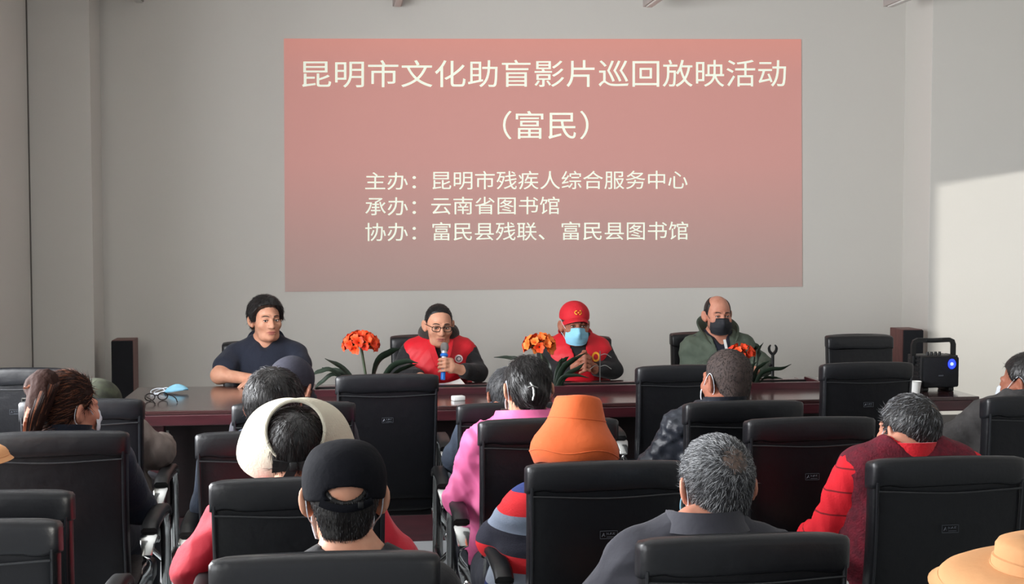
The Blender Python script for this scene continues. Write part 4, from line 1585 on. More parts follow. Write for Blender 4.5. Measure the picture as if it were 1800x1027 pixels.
P2 = P = Person('man in red vest over black hoodie speaking into a microphone', panel_hip(772, 7.92), (771, 535, 7.60), PI, yaw=.10, pitch=-.14, roll=-.02, hs=.98, build=1.0, fw=.055, shw=.98, shz=.955, top_pad=.006,
                arms={1: ((.25, .32, .81), (.15, .52, .800), (-.15, 1, -.08), (0, .1, 1), .22), -1: ((-.20, .36, .80), (-.100, .475, .830), None, None, None)})
P.body(M['skin'], .0042, extra=mic_hand, handk={-1})
P.trousers(M['trousers'])
P.top('hoodie', M['black_cloth'], .016, 1.88, .008, .005, 21, .064, 0)
P.top('red_vest', M['redvest'], .027, 1, .008, .005, 23, .085, -.02, front=.17, arms=False)
S = SDF()
nb = P.sc + np.array([0, -.02, .075])
S.ell(nb, (.122, .108, .080), k=.01)
S.ell(nb + np.array([0, .01, .05]), (.092, .078, .085), 's', .02)
S.cap(nb + np.array([0, .09, .10]), nb + np.array([0, .10, -.10]), .062, .030, 's', .02)
S.build('hood', M['hood'], P.root, .006, wav(40, .004, 4))
for q in (-1, 1):
    pts = [P.sc + np.array(v) for v in ((q * .060, .085, .045), (q * .045, .135, -.02), (q * .018, .163, -.10))]
    MB().sweep(spline(pts, 5), [(-.017, -.004), (.017, -.004), (.017, .004), (-.017, .004)], up=(0, 1, .3)).build('vest_lapel', M['redvest'], P.root)
bd = P.sc + np.array([-.102, .158, -.062])
MB().lathe([(0, .005), (.022, .005), (.024, 0)], 24, bd, Matrix.Rotation(-PI / 2, 3, 'X')).build('vest_badge', M['badge'], P.root)
MB().lathe([(.010, .0065), (.015, .0065), (.016, .004)], 24, bd, Matrix.Rotation(-PI / 2, 3, 'X')).build('badge_print', M['silver'], P.root)
P.hair(M['black_hair'], [(-.13, -.065), (-.06, -.055), (-.035, -.03), (-.014, .03), (.012, .012), (.026, .035), (.040, .074), (.06, .094), (.12, .10)], .003, h=.005, vol=(0, 0, .004),
       strands=([(M['black_hair'], 1)], 2600, .010, .0016, .5, (0, -.03, .12)))
P.eyes(.002, M['black_hair'], slit=.8)
P.mouth()
gl = None
for q in (-1, 1):
    rim = [P.H(q * .033 + .024 * math.copysign(abs(math.cos(a)) ** .7, math.cos(a)), .113 - abs(.024 * math.cos(a) + .033) * .12, .003 + .0165 * math.copysign(abs(math.sin(a)) ** .7, math.sin(a))) for a in np.linspace(0, 2 * PI, 25)[:-1]]
    b = MB().tube(rim, .0022, 6, close=True)
    b.tube([P.H(q * .056, .105, .012), P.H(q * .074, .06, .012), P.H(q * .085, -.005, .010)], .0018, 6)
    if q < 0:
        b.tube([P.H(-.010, .111, .008), P.H(0, .115, .011), P.H(.010, .111, .008)], .0017, 6)
    o = b.build('eyeglasses', M['frame'], P.root)
# wrist watch
w = np.array([-.122, .460, .826])
ax = np.array([-.105, .475, .830]) - np.array([-.20, .36, .80])
MB().lathe([(.031, -.010), (.036, -.008), (.036, .008), (.031, .010)], 24, w, Vector(ax).to_track_quat('Z', 'Y').to_matrix()).build('wrist_watch', M['steel'], P.root)

# the microphone is held, so it is its own thing
a = math.pi
ax = Vector(mic_hi - mic_lo).normalized()
lw = Vector((P.root.location.x - mic_lo[0], P.root.location.y - mic_lo[1], mic_lo[2]))
axw = Vector((-ax.x, -ax.y, ax.z))
mic = thing('microphone', 'blue and silver handheld microphone held by the man in red vest', 'microphone', lw)
Rm = axw.to_track_quat('Z', 'Y').to_matrix()
MB().lathe([(0, 0), (.0125, .001), (.0135, .004), (.0140, .052), (.0140, .054)], 24, R=Rm).build('battery_cap', M['mic_blue'], mic)
MB().lathe([(.0138, .054), (.0145, .10), (.0150, .134), (.0150, .136)], 24, R=Rm).build('handle', M['mic_white'], mic)
MB().lathe([(.0150, .134), (.0225, .137), (.0230, .147), (.0200, .152), (.0150, .153)], 24, R=Rm).build('collar_ring', M['mic_blue'], mic)
MB().lathe([(.0150, .152), (.0175, .160), (.0185, .166)], 24, R=Rm).build('neck_ring', M['mic_white'], mic)
MB().lathe([(.0195, .166), (.0235, .178), (.0245, .192), (.0220, .206), (.0150, .216), (.0, .219)], 24, R=Rm).build('grille', M['mic_grille'], mic)

# --- man in red cap with blue mask
def clasp(S):
    c = np.array([.040, .41, .862])
    for q in (1, -1):
        wr = c + np.array([q * .075, -.03, -.045])
        pc = c + np.array([q * .022, -.006, -.004])
        S.cap(wr, pc, .026, .024, k=.02)
        Rm = rot(0, q * .35, q * .5)
        S.box(pc, (.013, .030, .042), .012, k=.012, R=Rm)
        for i in range(4):
            z = .036 - .024 * i + (.010 if q > 0 else 0)
            a_ = pc + np.array([q * .010, .028, z * .9])
            b_ = c + np.array([q * .002, .046 - .002 * abs(i - 1.5), z - .006])
            d_ = c + np.array([-q * .030, .036, z - .022])
            S.cap(a_, b_, .0098, .0092, k=.005)
            S.cap(b_, d_, .0092, .0078, k=.003)
        S.cap(pc + np.array([q * .004, .0, .038]), c + np.array([-q * .006, .016, .064]), .012, .0095, k=.008)


P3 = P = Person('man in red cap and red vest with pale blue mask', panel_hip(1016, 7.92), (1010, 531, 7.64), PI, yaw=.04, pitch=-.02, roll=-.02, hs=.98, build=1.0, fw=.055, shw=.95, shz=.95, top_pad=.022,
                arms={1: ((.235, .28, .80), (.115, .38, .817), None, None, None), -1: ((-.165, .28, .80), (-.035, .38, .817), None, None, None)})
P.body(M['skin3'], .0042, extra=clasp, handk={1, -1})
P.trousers(M['trousers'])
P.top('black_jacket', M['black_cloth'], .018, 1.86, .008, .006, 31, .064, 0, front=.06)
P.top('red_vest', M['redvest'], .029, 1, .008, .005, 33, .082, -.02, front=.2, arms=False)
P.collar(M['redvest'], .082, .052, .75, .022, name='vest_collar', tilt=.45, dz=.03, droop=.05)
P.collar(M['black_cloth'], .070, .030, .4, .006, name='jacket_collar', tilt=.4, dz=.03, droop=.03)
bd = P.sc + np.array([-.092, .160, -.060])
MB().lathe([(.014, .005), (.023, .006), (.024, 0)], 24, bd, Matrix.Rotation(-PI / 2, 3, 'X'), squash=(1, 1.25)).build('vest_emblem', M['gold'], P.root)
MB().lathe([(0, .005), (.010, .005), (.011, 0)], 20, bd + np.array([0, 0, -.002]), Matrix.Rotation(-PI / 2, 3, 'X')).build('emblem_centre', M['redcap'], P.root)
P.hair(M['stubble'], None, .004, h=.006)
P.eyes(0, M['black_hair'], slit=.7)
P.mask(M['maskblue'])


def ballcap(P, m, name='cap', crown=(.086, .108, .085), zc=.052, low=-.0, brim=True, tilt=-.05, hole=False, flat=0.0, bdrop=.028):
    """cap crown as one shell, brim and button as pieces of it"""
    q = P.hs
    S = SDF().frame(P.R, P.hc)
    S.ell((0, -.012 * q, zc * q), tuple(v * q for v in crown), k=.01)
    S.cap((0, -.012 * q, zc * q), (0, -.012 * q, (zc - .03) * q), .080 * q, .082 * q, k=.03)
    if flat:
        S.fn(lambda x, y, z: z - flat * q + .0 * x, (-.3,) * 3, (.3,) * 3, 'i', .03)
    S.fn(lambda x, y, z: (low * q - .12 * (y + .0)) - z, (-.3,) * 3, (.3,) * 3, 'i', .004)
    S.ell((0, -.012 * q, zc * q - .012), tuple((v - .010) * q for v in crown), 's', .004)
    if hole:
        S.ell((0, -.11 * q, (low + .028) * q), (.045 * q, .05 * q, .0165 * q), 's', .004)
    o = S.build(name, m, P.root, .0045, wav(30, .002, 8))
    if brim:
        V, Fs = [], []
        nx, ny = 17, 8
        for oo in (0, 1):
            for i in range(nx):
                u = i / (nx - 1) * 2 - 1
                for j in range(ny):
                    v = j / (ny - 1)
                    a = u * 1.25
                    bx, by = .085 * math.sin(a), -.012 + .103 * math.cos(a)
                    ext = .070 * v * math.cos(u * PI / 2) ** .6
                    V.append(P.H(bx * (1 - .05 * v), by + ext, low - .020 + .040 * math.cos(u * 1.5) - bdrop * v - oo * .004))
        K = nx * ny
        for i in range(nx - 1):
            for j in range(ny - 1):
                A, B = i * ny + j, (i + 1) * ny + j
                Fs += [(A, B, B + 1, A + 1), (K + A, K + A + 1, K + B + 1, K + B)]
            for j in (0, ny - 1):
                A, B = i * ny + j, (i + 1) * ny + j
                Fs.append((A, B, K + B, K + A))
        MB().add(V, Fs).build('brim', m, o, sharp=60)
    return o


cp = ballcap(P, M['redcap'], 'red_cap', low=.040, zc=.062, bdrop=.016)
e = MB()
for q in (-1, 1):
    e.tube([P.H(q * .004 + q * .016 * math.sin(t), .100 - .012 * math.sin(t) ** 2, .088 + .012 * math.cos(t)) for t in np.linspace(.3, 2.9, 9)], .0034, 6)
e.ball(P.H(0, .101, .088), .0055 * P.hs, 10)
e.build('cap_emblem', M['gold'], cp)
MB().ball(P.H(0, -.012, .146), (.008, .008, .005), 12).build('cap_button', M['redcap'], cp)

# --- man in green jacket with black mask
P = Person('balding man in olive green jacket with black mask', panel_hip(1262, 7.96), (1262, 521, 7.70), PI, yaw=.02, pitch=-.05, hs=.97, build=1.0, fw=.055, shw=.98, shz=.955, top_pad=.0,
           arms={1: ((.235, .20, .80), (.10, .44, .80), (-.8, .4, 0), (0, 0, 1), .3), -1: ((-.225, .20, .80), (-.10, .44, .80), (.8, .4, 0), (0, 0, 1), .3)})
P.body(M['skin2'], .0045)
P.trousers(M['trousers'])
P.top('dark_shirt', M['navy'], .013, 1, .008, .003, 40, .064, 0, front=.12, arms=False)
P.top('green_jacket', M['green'], .024, 1.9, .007, .008, 41, .085, -.01, front=.30, freq=26)
P.collar(M['green'], .094, .080, .60, .036, name='jacket_collar', tilt=.5, dz=.025, droop=.07, th=.012)
P.collar(M['navy'], .072, .026, .6, .010, name='shirt_collar', tilt=.45, dz=.026, droop=.07)
MB().sweep([P.sc + np.array(v) for v in ((-.004, .125, .02), (-.016, .140, -.05), (-.02, .152, -.12))], [(-.008, -.002), (.008, -.002), (.008, .002), (-.008, .002)], up=(0, 1, .2)).build('white_shirt_edge', M['paper'], P.root)
MB().box(P.sc + np.array([.125, .142, -.125]), (.045, .006, .014), .004, Matrix.Rotation(-.12, 3, 'Z')).build('pocket_flap', M['green'], P.root)
P.hair(M['black_hair'], [(-.13, -.065), (-.06, -.055), (-.035, -.03), (-.014, .02), (.010, -.002), (.022, .01), (.032, .05), (.04, .10), (.05, .2), (.12, .2)], .005, h=.005,
       cut=lambda S, q: S.ell((0, .035 * q, .095 * q), (.060 * q, .10 * q, .075 * q), 's', .008))
P.eyes(0, M['black_hair'], slit=.7)
P.mask(M['maskblack'], M['maskblack'])

# ================================================================== the audience, seen from behind
def audience(label, key, head, **kw):
    return Person(label, hip_of(key, kw.pop('dy', .03), kw.pop('dx', 0.0)), head, 0.0, **kw)


# --- ponytail woman, far left
P = audience('woman with long brown ponytail and white mask, head turned right', '3a', (118, 652, 4.50), dx=-.03, yaw=-.75, pitch=-.05, hs=.98, build=.92, shw=.92, top_pad=.012)
P.body(M['skin2'], .007)
P.trousers(M['trousers'])
P.top('navy_jacket', M['navy'], .020, h=.009, seed=51)
P.collar(M['navy'], .074, .05, .3, .012, tilt=.2)
P.mask(M['maskwhite'])
LONGL = [(-.13, -.075), (-.05, -.07), (-.03, -.035), (-.016, .022), (.02, .002), (.045, .04), (.065, .075), (.12, .085)]
P.hair(M['brown_hair'], LONGL, .012, h=.006, noise=NZ_HAIR(6, .002), strands=([(M['brown_hair3'], .7), (M['brown_hair2'], .3)], 2600, .05, .0016, .06, (0, .10, .06)))
knot = P.H(.0, -.112, .080)
pt = [P.H(.0, -.098, .075), P.H(.0, -.125, .082)] + [PY(px, py, Y) - np.array(P.root.location) for px, py, Y in ((80, 672, 4.40), (70, 705, 4.38), (60, 740, 4.37), (52, 785, 4.37), (46, 840, 4.38))]
sp = spline(pt, 5)
S = SDF()
for i in range(len(sp) - 1):
    f = i / (len(sp) - 1)
    r0 = .016 + .019 * math.sin(PI * min(1, f * 1.15 + .1))
    S.cap(sp[i], sp[i + 1], r0, r0, k=.02)
V, Q, N = S.mesh(.006, wav(60, .004, 12, True, anis=(1, 1, .25)))
pony = link('ponytail', mesh_np(V, Q), M['brown_hair'], P.root)
rg = np.random.default_rng(3)
for m, n_, w_ in ((M['brown_hair2'], 260, .0045), (M['brown_hair3'], 240, .0045)):
    b = MB()
    for k in range(n_):
        a0 = rg.uniform(0, 2 * PI)
        if m is M['brown_hair2'] and rg.random() < .7:
            a0 = rg.uniform(2.2, 4.2)  # tan locks gather mostly on the left side
        i0 = rg.integers(0, len(sp) - 12)
        i1 = min(len(sp) - 1, i0 + rg.integers(10, 22))
        path, wd = [], []
        for i in range(i0, i1 + 1):
            f = i / (len(sp) - 1)
            r0 = (.016 + .019 * math.sin(PI * min(1, f * 1.15 + .1))) * 1.02 + .007
            path.append(sp[i] + Vector((math.cos(a0) * r0, math.sin(a0) * r0, 0)))
            wd.append((.0024, .0015))
        if len(path) > 3:
            b.tube(path, wd, 4)
    b.build('hair_strands', m, pony)
MB().tube([knot + np.array((.026 * math.cos(a) * .3 - .012, -.008 + .026 * math.cos(a), .006 + .027 * math.sin(a))) for a in np.linspace(0, 2 * PI, 17)[:-1]], .008, 8, close=True).build('hair_tie', M['ribbon'], P.root)

# --- person in camouflage cap ahead of her
P = audience('person in camouflage cap and taupe quilted jacket, arm on the armrest', '2a', (170, 668, 5.38), dx=.0, yaw=-.6, pitch=-.25, hs=.98, shw=.88, lean_sh=-.03, shz=.88, top_pad=.02,
             arms={1: ((.225, .02, .745), (.22, .24, .73), (0, 1, -.1), (0, 0, 1), .5)})
P.body(M['skin3'], .008)
P.trousers(M['trousers'])
P.top('quilted_jacket', M['taupe'], .022, h=.009, wr=.008, seed=61, armt=.028)
P.hair(M['black_hair'], None, .008, h=.008)
cp = ballcap(P, M['camo'], 'camouflage_cap', low=.012, zc=.055)
S = SDF().frame(P.R, P.hc)
S.ell((.0, .135, -.002), (.062, .060, .012), k=.01)
S.build('cap_peak', M['taupe'], cp, .006)

# --- person in slate cap, further ahead
P = audience('person in dark slate cap behind the black-haired head, nearest the table', '2b', (513, 627, 5.20), yaw=-.5, pitch=-.22, hs=.95, top_pad=.018)
P.body(M['skin2'], .007)
P.trousers(M['trousers'])
P.top('dark_jacket', M['greyjacket'], .022, h=.009, seed=65)
P.collar(M['greyjacket'], .074, .04, .3, .01)
P.hair(M['black_hair'], None, .008, h=.007)
ballcap(P, M['slatecap'], 'slate_cap', low=.008, zc=.05)

# --- black-haired man left of the visor
P = audience('black-haired person in dark denim jacket left of the cream visor', '3b', (482, 645, 4.46), yaw=-.25, pitch=-.08, hs=1.02, top_pad=.014, shw=1.05, arms={-1: ((-.22, .02, .70), None, None, None, None)})
P.body(M['skin3'], .007)
P.trousers(M['trousers'])
P.top('denim_jacket', M['denim'], .024, h=.009, wr=.006, seed=71)
P.collar(M['greyjacket'], .072, .045, .2, .008, tilt=.1)
P.hair(M['black_hair'], [(-.13, -.08), (-.06, -.075), (-.035, -.04), (-.014, .02), (.02, 0), (.045, .045), (.065, .075), (.12, .085)], .014, h=.006, noise=NZ_HAIR(7, .004), vol=(.006, .004, .0),
       strands=([(M['black_hair2'], .6), (M['black_hair'], .32), (M['grey_hair3'], .08)], 2600, .028, .0016, .22, (0, -.05, .12)))

# --- person with visor in red coat
P = Pv = audience('person in red coat and cream sun visor with black bow', '4a', (520, 700, 3.80), dy=.04, yaw=0, pitch=-.02, hs=1.0, shw=1.05, build=1.02, shz=.86, top_pad=.03,
                  arms={1: ((.26, .03, .68), (.17, .27, .66), None, None, None), -1: ((-.30, .05, .68), (-.17, .27, .66), None, None, None)})
P.body(M['skin'], .007)
P.trousers(M['trousers'])
P.top('red_coat', M['redcoat'], .028, h=.008, wr=.011, seed=81, armt=.034)
P.collar(M['redcoat'], .076, .045, .25, .012, tilt=.15)
P.hair(M['black_hair'], [(-.13, -.03), (-.05, -.045), (-.03, -.04), (-.014, .02), (.02, 0), (.045, .02), (.065, .045), (.12, .055)], .009, h=.006, noise=NZ_HAIR(8, .002),
       strands=([(M['black_hair2'], .8), (M['brown_hair3'], .2)], 2200, .05, .0014, .05, (0, -.06, .12)))
# visor: open ring tipped back round the head, brim flaring forward and down
Rv = rot(1.30, 0, 0)                       # the ring's own z points up and back at the viewer
vc = P.H(0, -.070, .066)
V, Fs = [], []
nA, prof = 72, [0, .12, .3, .5, .7, .88, 1.0]
k = len(prof)
for o in (0, 1):
    for i in range(nA):
        a = 2 * PI * i / nA                  # 0 = right, pi/2 = ring top, -pi/2 = nape
        sx, sy = math.cos(a), math.sin(a)
        side = abs(sx) ** 1.3
        lower = 1 / (1 + math.exp(8 * sy))
        ext = .010 + .052 * side + .004 + .030 * lower
        for t in prof:
            r = (.0, .0)
            x = (.082 + ext * t) * sx + sx * .004 * o
            y = (.086 + ext * t * .8) * sy + sy * .004 * o
            y -= .026 * t * side * lower
            z = -.004 - (.052 + .05 * side) * t ** 1.1 - .004 * o + .006 * math.sin(a * 5) * t
            V.append(vc + Rv @ np.array([x, y, z]))
K = nA * k
for i in range(nA):
    j = (i + 1) % nA
    for q in range(k - 1):
        A, B = i * k + q, j * k + q
        Fs += [(A, A + 1, B + 1, B), (K + A, K + B, K + B + 1, K + A + 1)]
    for q in (0, k - 1):
        A, B = i * k + q, j * k + q
        Fs.append((A, B, K + B, K + A))
vis = MB().add(V, Fs).build('sun_visor', M['cream'], P.root, sharp=60)
MB().tube([vc + Rv @ np.array([.083 * math.cos(a), .087 * math.sin(a), 0.0]) for a in np.linspace(0, 2 * PI, 49)[:-1]], .006, 8, close=True).build('visor_band', M['cream'], vis)
bc = vc + Rv @ np.array([-.004, -.100, .010])
for q in (-1, 1):
    loop = [bc, bc + np.array([q * .022, -.010, .014]), bc + np.array([q * .052, -.012, .016]), bc + np.array([q * .056, -.010, -.012]), bc + np.array([q * .022, -.008, -.010]), bc]
    V = []
    b = MB()
    b.add([bc + np.array(v) for v in ((q * .004, -.012, .010), (q * .056, -.016, .020), (q * .060, -.014, -.016), (q * .004, -.012, -.010), (q * .004, -.002, .010), (q * .056, .0, .020), (q * .060, .0, -.016), (q * .004, -.002, -.010))],
          [(0, 1, 2, 3), (7, 6, 5, 4), (0, 4, 5, 1), (1, 5, 6, 2), (2, 6, 7, 3), (3, 7, 4, 0)])
    b.build('bow_loop', M['ribbon'], vis)
MB().box(bc + np.array([0, -.012, 0]), (.012, .008, .013), .005).build('bow_knot', M['ribbon'], vis)
MB().sweep(spline([bc + np.array(v) for v in ((0, -.014, 0), (-.016, -.020, -.03), (-.04, -.03, -.06), (-.05, -.035, -.10))], 5), [(-.013, -.0015), (.013, -.0015), (.013, .0015), (-.013, .0015)], up=(0, 1, .2)).build('bow_tail', M['ribbon'], vis)

# --- man in black cap, nearest row
P = audience('man in black flat-topped cap with rear opening, front left of the picture', '5a', (604, 769, 2.93), dx=.12, dy=.03, yaw=.04, pitch=-.04, roll=.0, hs=1.01, top_pad=.014, shw=1.0, shz=.875)
P.body(M['skin'], .006)
P.trousers(M['trousers'])
P.top('black_jacket', M['black_cloth'], .020, h=.008, seed=91, neck=.066, up=-.005)
P.collar(M['black_cloth'], .074, .036, .2, .010, tilt=.12, dz=.028)
P.hair(M['black_hair'], [(-.13, -.082), (-.06, -.078), (-.035, -.045), (-.014, .02), (.02, -.01), (.045, .045), (.065, .075), (.12, .085)], .0045, h=.005,
       strands=([(M['black_hair2'], .8), (M['grey_hair3'], .2)], 5000, .010, .0011, .5, (0, -.03, .14)), cut=lambda S, q: S.ell((0, -.125 * q, .045 * q), (.048 * q, .05 * q, .035 * q), 's', .006))
P.mask(M['maskwhite'])
cp = ballcap(P, M['blackcap'], 'black_cap', crown=(.090, .112, .096), zc=.045, low=-.002, hole=True, flat=.136, brim=True)
MB().tube(spline([P.H(x, -.1165 - .012 * (1 - (x / .05) ** 2) + .006, .009 - .012 * (1 - (x / .055) ** 2)) for x in np.linspace(-.056, .056, 9)], 3), [(.002, .0085)] * 25, 8).build('cap_strap', M['blackcap'], cp)
MB().box(P.H(.030, -.122, .004), (.006, .003, .007), .002).build('strap_buckle', M['plastic'], cp)

# --- person behind the woman in pink
P = audience('grey-haired person in blue-grey jacket half hidden by the woman in pink', '2c', (893, 645, 5.36), yaw=.1, pitch=-.15, hs=.95, shw=.85, shz=.855, top_pad=.012, arms={-1: ((-.185, .04, .70), None, None, None, None)})
P.body(M['skin3'], .008)
P.trousers(M['trousers'])
P.top('denim_jacket', M['denim'], .022, h=.009, seed=95)
P.hair(M['grey_hair'], LONGL, .012, h=.006, noise=NZ_HAIR(9, .003), strands=([(M['black_hair2'], .5), (M['grey_hair3'], .5)], 1500, .03, .0016, .15, (0, -.05, .12)))

# --- woman in pink jacket
P = audience('woman in bright pink jacket with black hair clipped up', '3c', (927, 621, 4.50), dx=-.05, yaw=.12, pitch=-.06, hs=.92, shw=.90, kn=.30, build=.95, top_pad=.016, shz=.945,
             arms={-1: ((-.195, .02, .70), (-.14, .24, .66), None, None, None)})
P.body(M['skin'], .007)
P.trousers(M['trousers'])
P.top('pink_jacket', M['pink'], .026, h=.007, wr=.014, seed=101, freq=34)
P.collar(M['pink'], .080, .045, .25, .020, tilt=.15, fold=.03, dz=.028)
P.mask(M['maskwhite'])
P.hair(M['black_hair'], [(-.14, -.075), (-.05, -.07), (-.03, -.035), (-.016, .022), (.02, .002), (.045, .04), (.065, .075), (.12, .085)], .007, h=.006, vol=(.0, .006, .003), noise=NZ_HAIR(3, .003),
       extra=lambda S, q: S.ell((0, -.105 * q, -.012 * q), (.045 * q, .034 * q, .050 * q), k=.02),
       strands=([(M['black_hair2'], 1)], 2400, .045, .0016, .06, (0, .05, .14)))
cl_ = MB()
cl_.tube(spline([P.H(-.022, -.128, .034), P.H(-.016, -.141, .018), P.H(-.014, -.148, -.006), P.H(-.018, -.146, -.030)], 5), .0042, 6)
cl_.tube(spline([P.H(-.034, -.134, .016), P.H(-.018, -.143, .022), P.H(.002, -.142, .014)], 5), .0034, 6)
cl_.build('hair_clip', M['steel'], P.root)
MB().sweep(spline([P.sc + np.array(v) for v in ((-.075, .03, .072), (-.082, -.03, .075), (-.078, -.085, .045), (-.06, -.13, -.05))], 5), [(-.012, -.002), (.012, -.002), (.012, .002), (-.012, .002)], up=(0, -.6, 1)).build('bag_strap', M['ribbon'], P.root)

# --- orange bucket hat
def bucket(P, m, name, R, drop=.10, crown=(.083, .096), top=.150, flare=.075, flat=.92, seed=1, ch=.085, curl=.9, ct=.90, brp=((.35, .006), (.66, .018), (.88, .040), (.98, .062), (1.0, .082)), dz=0.0, off=(0, 0)):
    prof = [(0, top), (.4, top), (ct * .92, top - .003), (ct, top - .012), (ct + (1 - ct) * .25, top - .030), (ct + (1 - ct) * .7, top - ch * .7), (1.0, top - ch)]
    br = [(0, 0)] + list(brp) + [(curl, .106)]
    V, Fs = [], []
    n = 72
    rg_ = np.random.default_rng(seed)
    ph = rg_.uniform(0, 6.28, 4)
    rows = None
    for o in (0, 1):
        for i in range(n):
            a = 2 * PI * i / n
            wob = .35 * math.sin(2 * a + ph[0]) + .3 * math.sin(3 * a + ph[1]) + .2 * math.sin(5 * a + ph[2])
            pts = []
            for r, z in prof:
                d = 1 + .025 * math.sin(3 * a + ph[3]) * r
                pts.append((crown[0] * r * d - .003 * o, crown[1] * r * d - .003 * o, z - .003 * o + .006 * math.sin(2 * a + ph[1]) * (r < .99) * r))
            z0 = prof[-1][1]
            for t, dzz in br[1:]:
                e_ = flare * t * (1 + .22 * wob)
                pts.append((crown[0] + e_ - .003 * o, crown[1] + e_ * .9 - .003 * o, z0 - dzz / .106 * drop * (1 - .18 * wob * t) - .002 * o))
            rows = len(pts)
            for rx, ry, z in pts:
                V.append(P.hc + np.array([off[0], off[1], dz]) + R @ (np.array([rx * math.cos(a), ry * math.sin(a) - .012, z]) * P.hs))
    K = n * rows
    for i in range(n):
        j = (i + 1) % n
        for q in range(rows - 1):
            A, B = i * rows + q, j * rows + q
            Fs += [(A, A + 1, B + 1, B), (K + A, K + B, K + B + 1, K + A + 1)]
        A, B = i * rows + rows - 1, j * rows + rows - 1
        Fs.append((A, B, K + B, K + A))
    hat = MB().add(V, Fs).build(name, m, P.root, sharp=60)
    for q in (6, rows - 2):
        MB().tube([Vector(V[i * rows + q]) * 1.0 + Vector((0, 0, .0012)) for i in range(n)], .0018, 5, close=True).build('hat_seam', m, hat)
    return hat


P = audience('person in orange bucket hat and red-blue banded sweater', '4b', (1008, 700, 3.80), dx=-.10, dy=.04, yaw=.1, pitch=-.18, roll=.06, hs=.88, build=.92, shw=.80, top_pad=.02, shz=.86,
             arms={-1: ((-.15, .12, .69), (-.10, .30, .66), None, None, None)})
P.body(M['skin3'], .007)
P.trousers(M['trousers'])
P.top('banded_sweater', M['banded'], .020, h=.008, seed=111, armt=.024)
P.hair(M['black_hair'], LONGL, .009, h=.007)
bucket(P, M['orange'], 'bucket_hat', rot(-.12, .15, .3), drop=.150, flare=.058, top=.150, seed=5, crown=(.094, .110), ch=.080, curl=.66, ct=.82, brp=((.16, .012), (.44, .028), (.76, .044), (.95, .060), (1.0, .080)))

# --- shaven-headed man in puffy jacket
P = audience('shaven-headed man in black puffy jacket with white mask', '2d', (1278, 613, 4.98), dx=-.04, yaw=.35, pitch=-.03, roll=.0, hs=1.04, shw=1.05, top_pad=.004, sh_drop=0, arms={-1: ((-.215, .02, .70), (-.16, .25, .66), None, None, None)})
P.body(M['skin3'], .007)
P.trousers(M['trousers'])
P.top('puffy_jacket', M['puffer'], .028, h=.008, wr=.011, seed=121, freq=36)
P.collar(M['puffer'], .074, .046, .2, .014, tilt=.12, th=.012)
P.mask(M['maskwhite'])
P.hair(M['stubble'], [(-.13, -.072), (-.06, -.07), (-.035, -.04), (-.014, .02), (.012, -.005), (.03, .02), (.045, .066), (.07, .086), (.12, .092)], .004, h=.006,
       strands=([(M['black_hair'], 1)], 2600, .008, .0014, .6, (0, -.03, .14)))

# --- grey-haired man, nearest on the right
P = audience('grey-haired man in dark grey jacket with thinning crown', '5b', (1259, 762, 2.99), dx=-.06, dy=.03, yaw=.04, pitch=-.05, roll=.0, hs=.96, shw=.97, top_pad=.012, build=1.03, lean_sh=-.02, shz=.912,
             arms={-1: ((-.235, .02, .68), None, None, None, None)})
P.body(M['skin2'], .006)
P.trousers(M['trousers'])
P.top('grey_jacket', M['greyjacket'], .022, h=.008, wr=.008, seed=131, neck=.066)
P.collar(M['greyjacket'], .070, .062, .2, .008, name='jacket_collar', tilt=.1, dz=.020, fold=.045)
P.mask(M['maskblue'])
P.hair(M['grey_hair'], [(-.13, -.082), (-.06, -.078), (-.035, -.045), (-.014, .02), (.02, -.01), (.045, .045), (.065, .075), (.12, .085)], .011, h=.005, noise=NZ_HAIR(2, .003),
       strands=([(M['grey_hair2'], .36), (M['grey_hair3'], .30), (M['grey_hair'], .34)], 11000, .019, .0010, .36, (.014, -.095, .075)), thin=((.016, -.098, .078), .032))

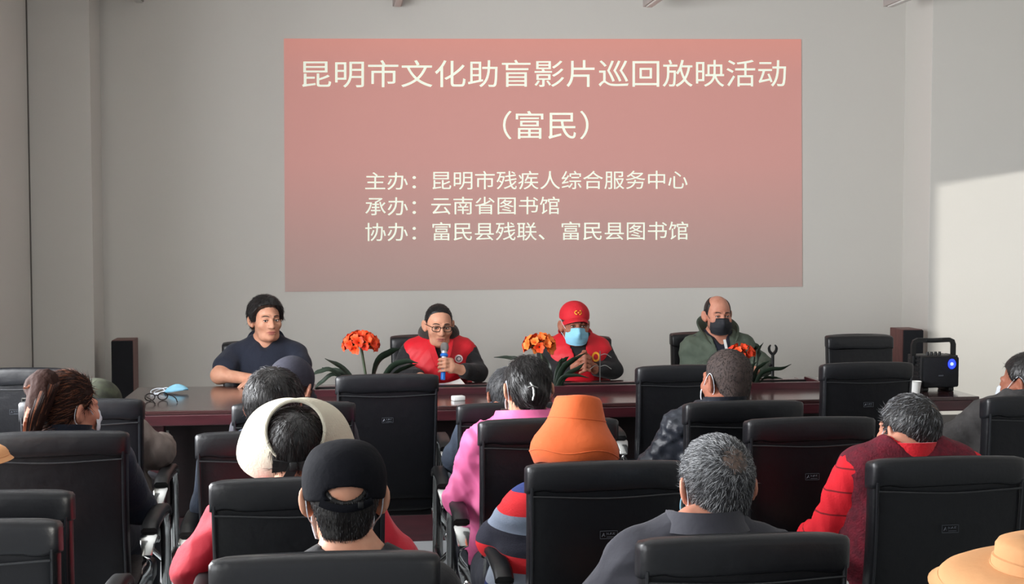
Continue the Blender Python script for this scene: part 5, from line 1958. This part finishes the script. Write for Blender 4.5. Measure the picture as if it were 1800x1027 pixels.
# --- man in red sweater and maroon vest
P = audience('man in red sweater and maroon knit vest with white mask', '4c', (1598, 690, 3.82), dx=-.02, dy=.04, yaw=.28, pitch=-.04, roll=.02, hs=.94, shw=.98, top_pad=.012, shz=.94,
             arms={-1: ((-.185, .03, .70), (-.15, .26, .64), None, None, None)})
P.body(M['skin2'], .006)
P.trousers(M['trousers'])
P.top('red_sweater', M['redlined'], .020, h=.008, wr=.010, seed=141, armt=.026)
P.top('knit_vest', M['maroon'], .032, h=.008, arms=False, sleeve=1, seed=143, neck=.075)
P.collar(M['red'], .078, .048, .15, .002, name='sweater_collar', tilt=.10, dz=.012, th=.012)
P.mask(M['maskwhite'])
P.hair(M['black_hair'], [(-.13, -.078), (-.06, -.075), (-.035, -.04), (-.014, .02), (.015, -.005), (.04, .045), (.065, .075), (.12, .085)], .011, h=.006, noise=NZ_HAIR(13, .003),
       strands=([(M['black_hair2'], .55), (M['grey_hair3'], .33), (M['grey_hair2'], .12)], 5000, .022, .0012, .2, (.03, -.07, .10)), thin=((.036, -.082, .088), .020))

# --- man in grey suit at the right edge
P = audience('man in grey wool suit with mask at the right edge', '2e', (1806, 618, 5.02), dx=-.02, yaw=.62, pitch=-.12, hs=1.0, shw=1.05, top_pad=.012, arms={-1: ((-.31, .08, .66), (-.22, .28, .62), None, None, None)})
P.body(M['skin3'], .007)
P.trousers(M['trousers'])
P.top('grey_suit', M['greysuit'], .026, h=.009, wr=.007, seed=151)
P.collar(M['greysuit'], .074, .045, .3, .012)
P.mask(M['maskwhite'])
P.hair(M['black_hair'], None, .010, h=.006, noise=NZ_HAIR(14, .002), strands=([(M['black_hair2'], 1)], 1200, .02, .0014, .2))

# --- two tan hats at the picture's edges
P = audience('person in tan hat and dark brown jacket, cut by the left edge', '4d', (-104, 748, 3.62), dx=-.16, dy=.03, hs=1.0, top_pad=.02, pitch=-.1, shw=.85, arms={1: ((.2, .1, .66), None, None, None, None)})
P.body(M['skin2'], .009)
P.trousers(M['trousers'])
P.top('brown_jacket', M['brown_hair'], .022, h=.009, seed=161, armt=.03)
P.hair(M['black_hair'], LONGL, .009, h=.008)
bucket(P, M['tan'], 'bucket_hat', rot(-.05, .05, .2), seed=8, drop=.05, ch=.05, curl=1.15)

hx_ = PY(1835, 1100, 2.0)
chair('6a', 1835, 1085, 'black leather chair below the nearest tan hat, lower right corner', G1)
P = audience('person in tan bucket hat in the lower right corner, nearest the camera', '6a', (1836, 940, 2.06), dy=.02, hs=1.0, top_pad=.02, pitch=-.02)
P.body(M['skin2'], .009)
P.trousers(M['trousers'])
P.top('brown_jacket', M['greysuit'], .022, h=.009, seed=171)
P.hair(M['black_hair'], LONGL, .009, h=.008)
bucket(P, M['tan'], 'bucket_hat', rot(0, -.1, .5), seed=14, drop=.045, flare=.085, top=.14, ch=.045, curl=1.2)
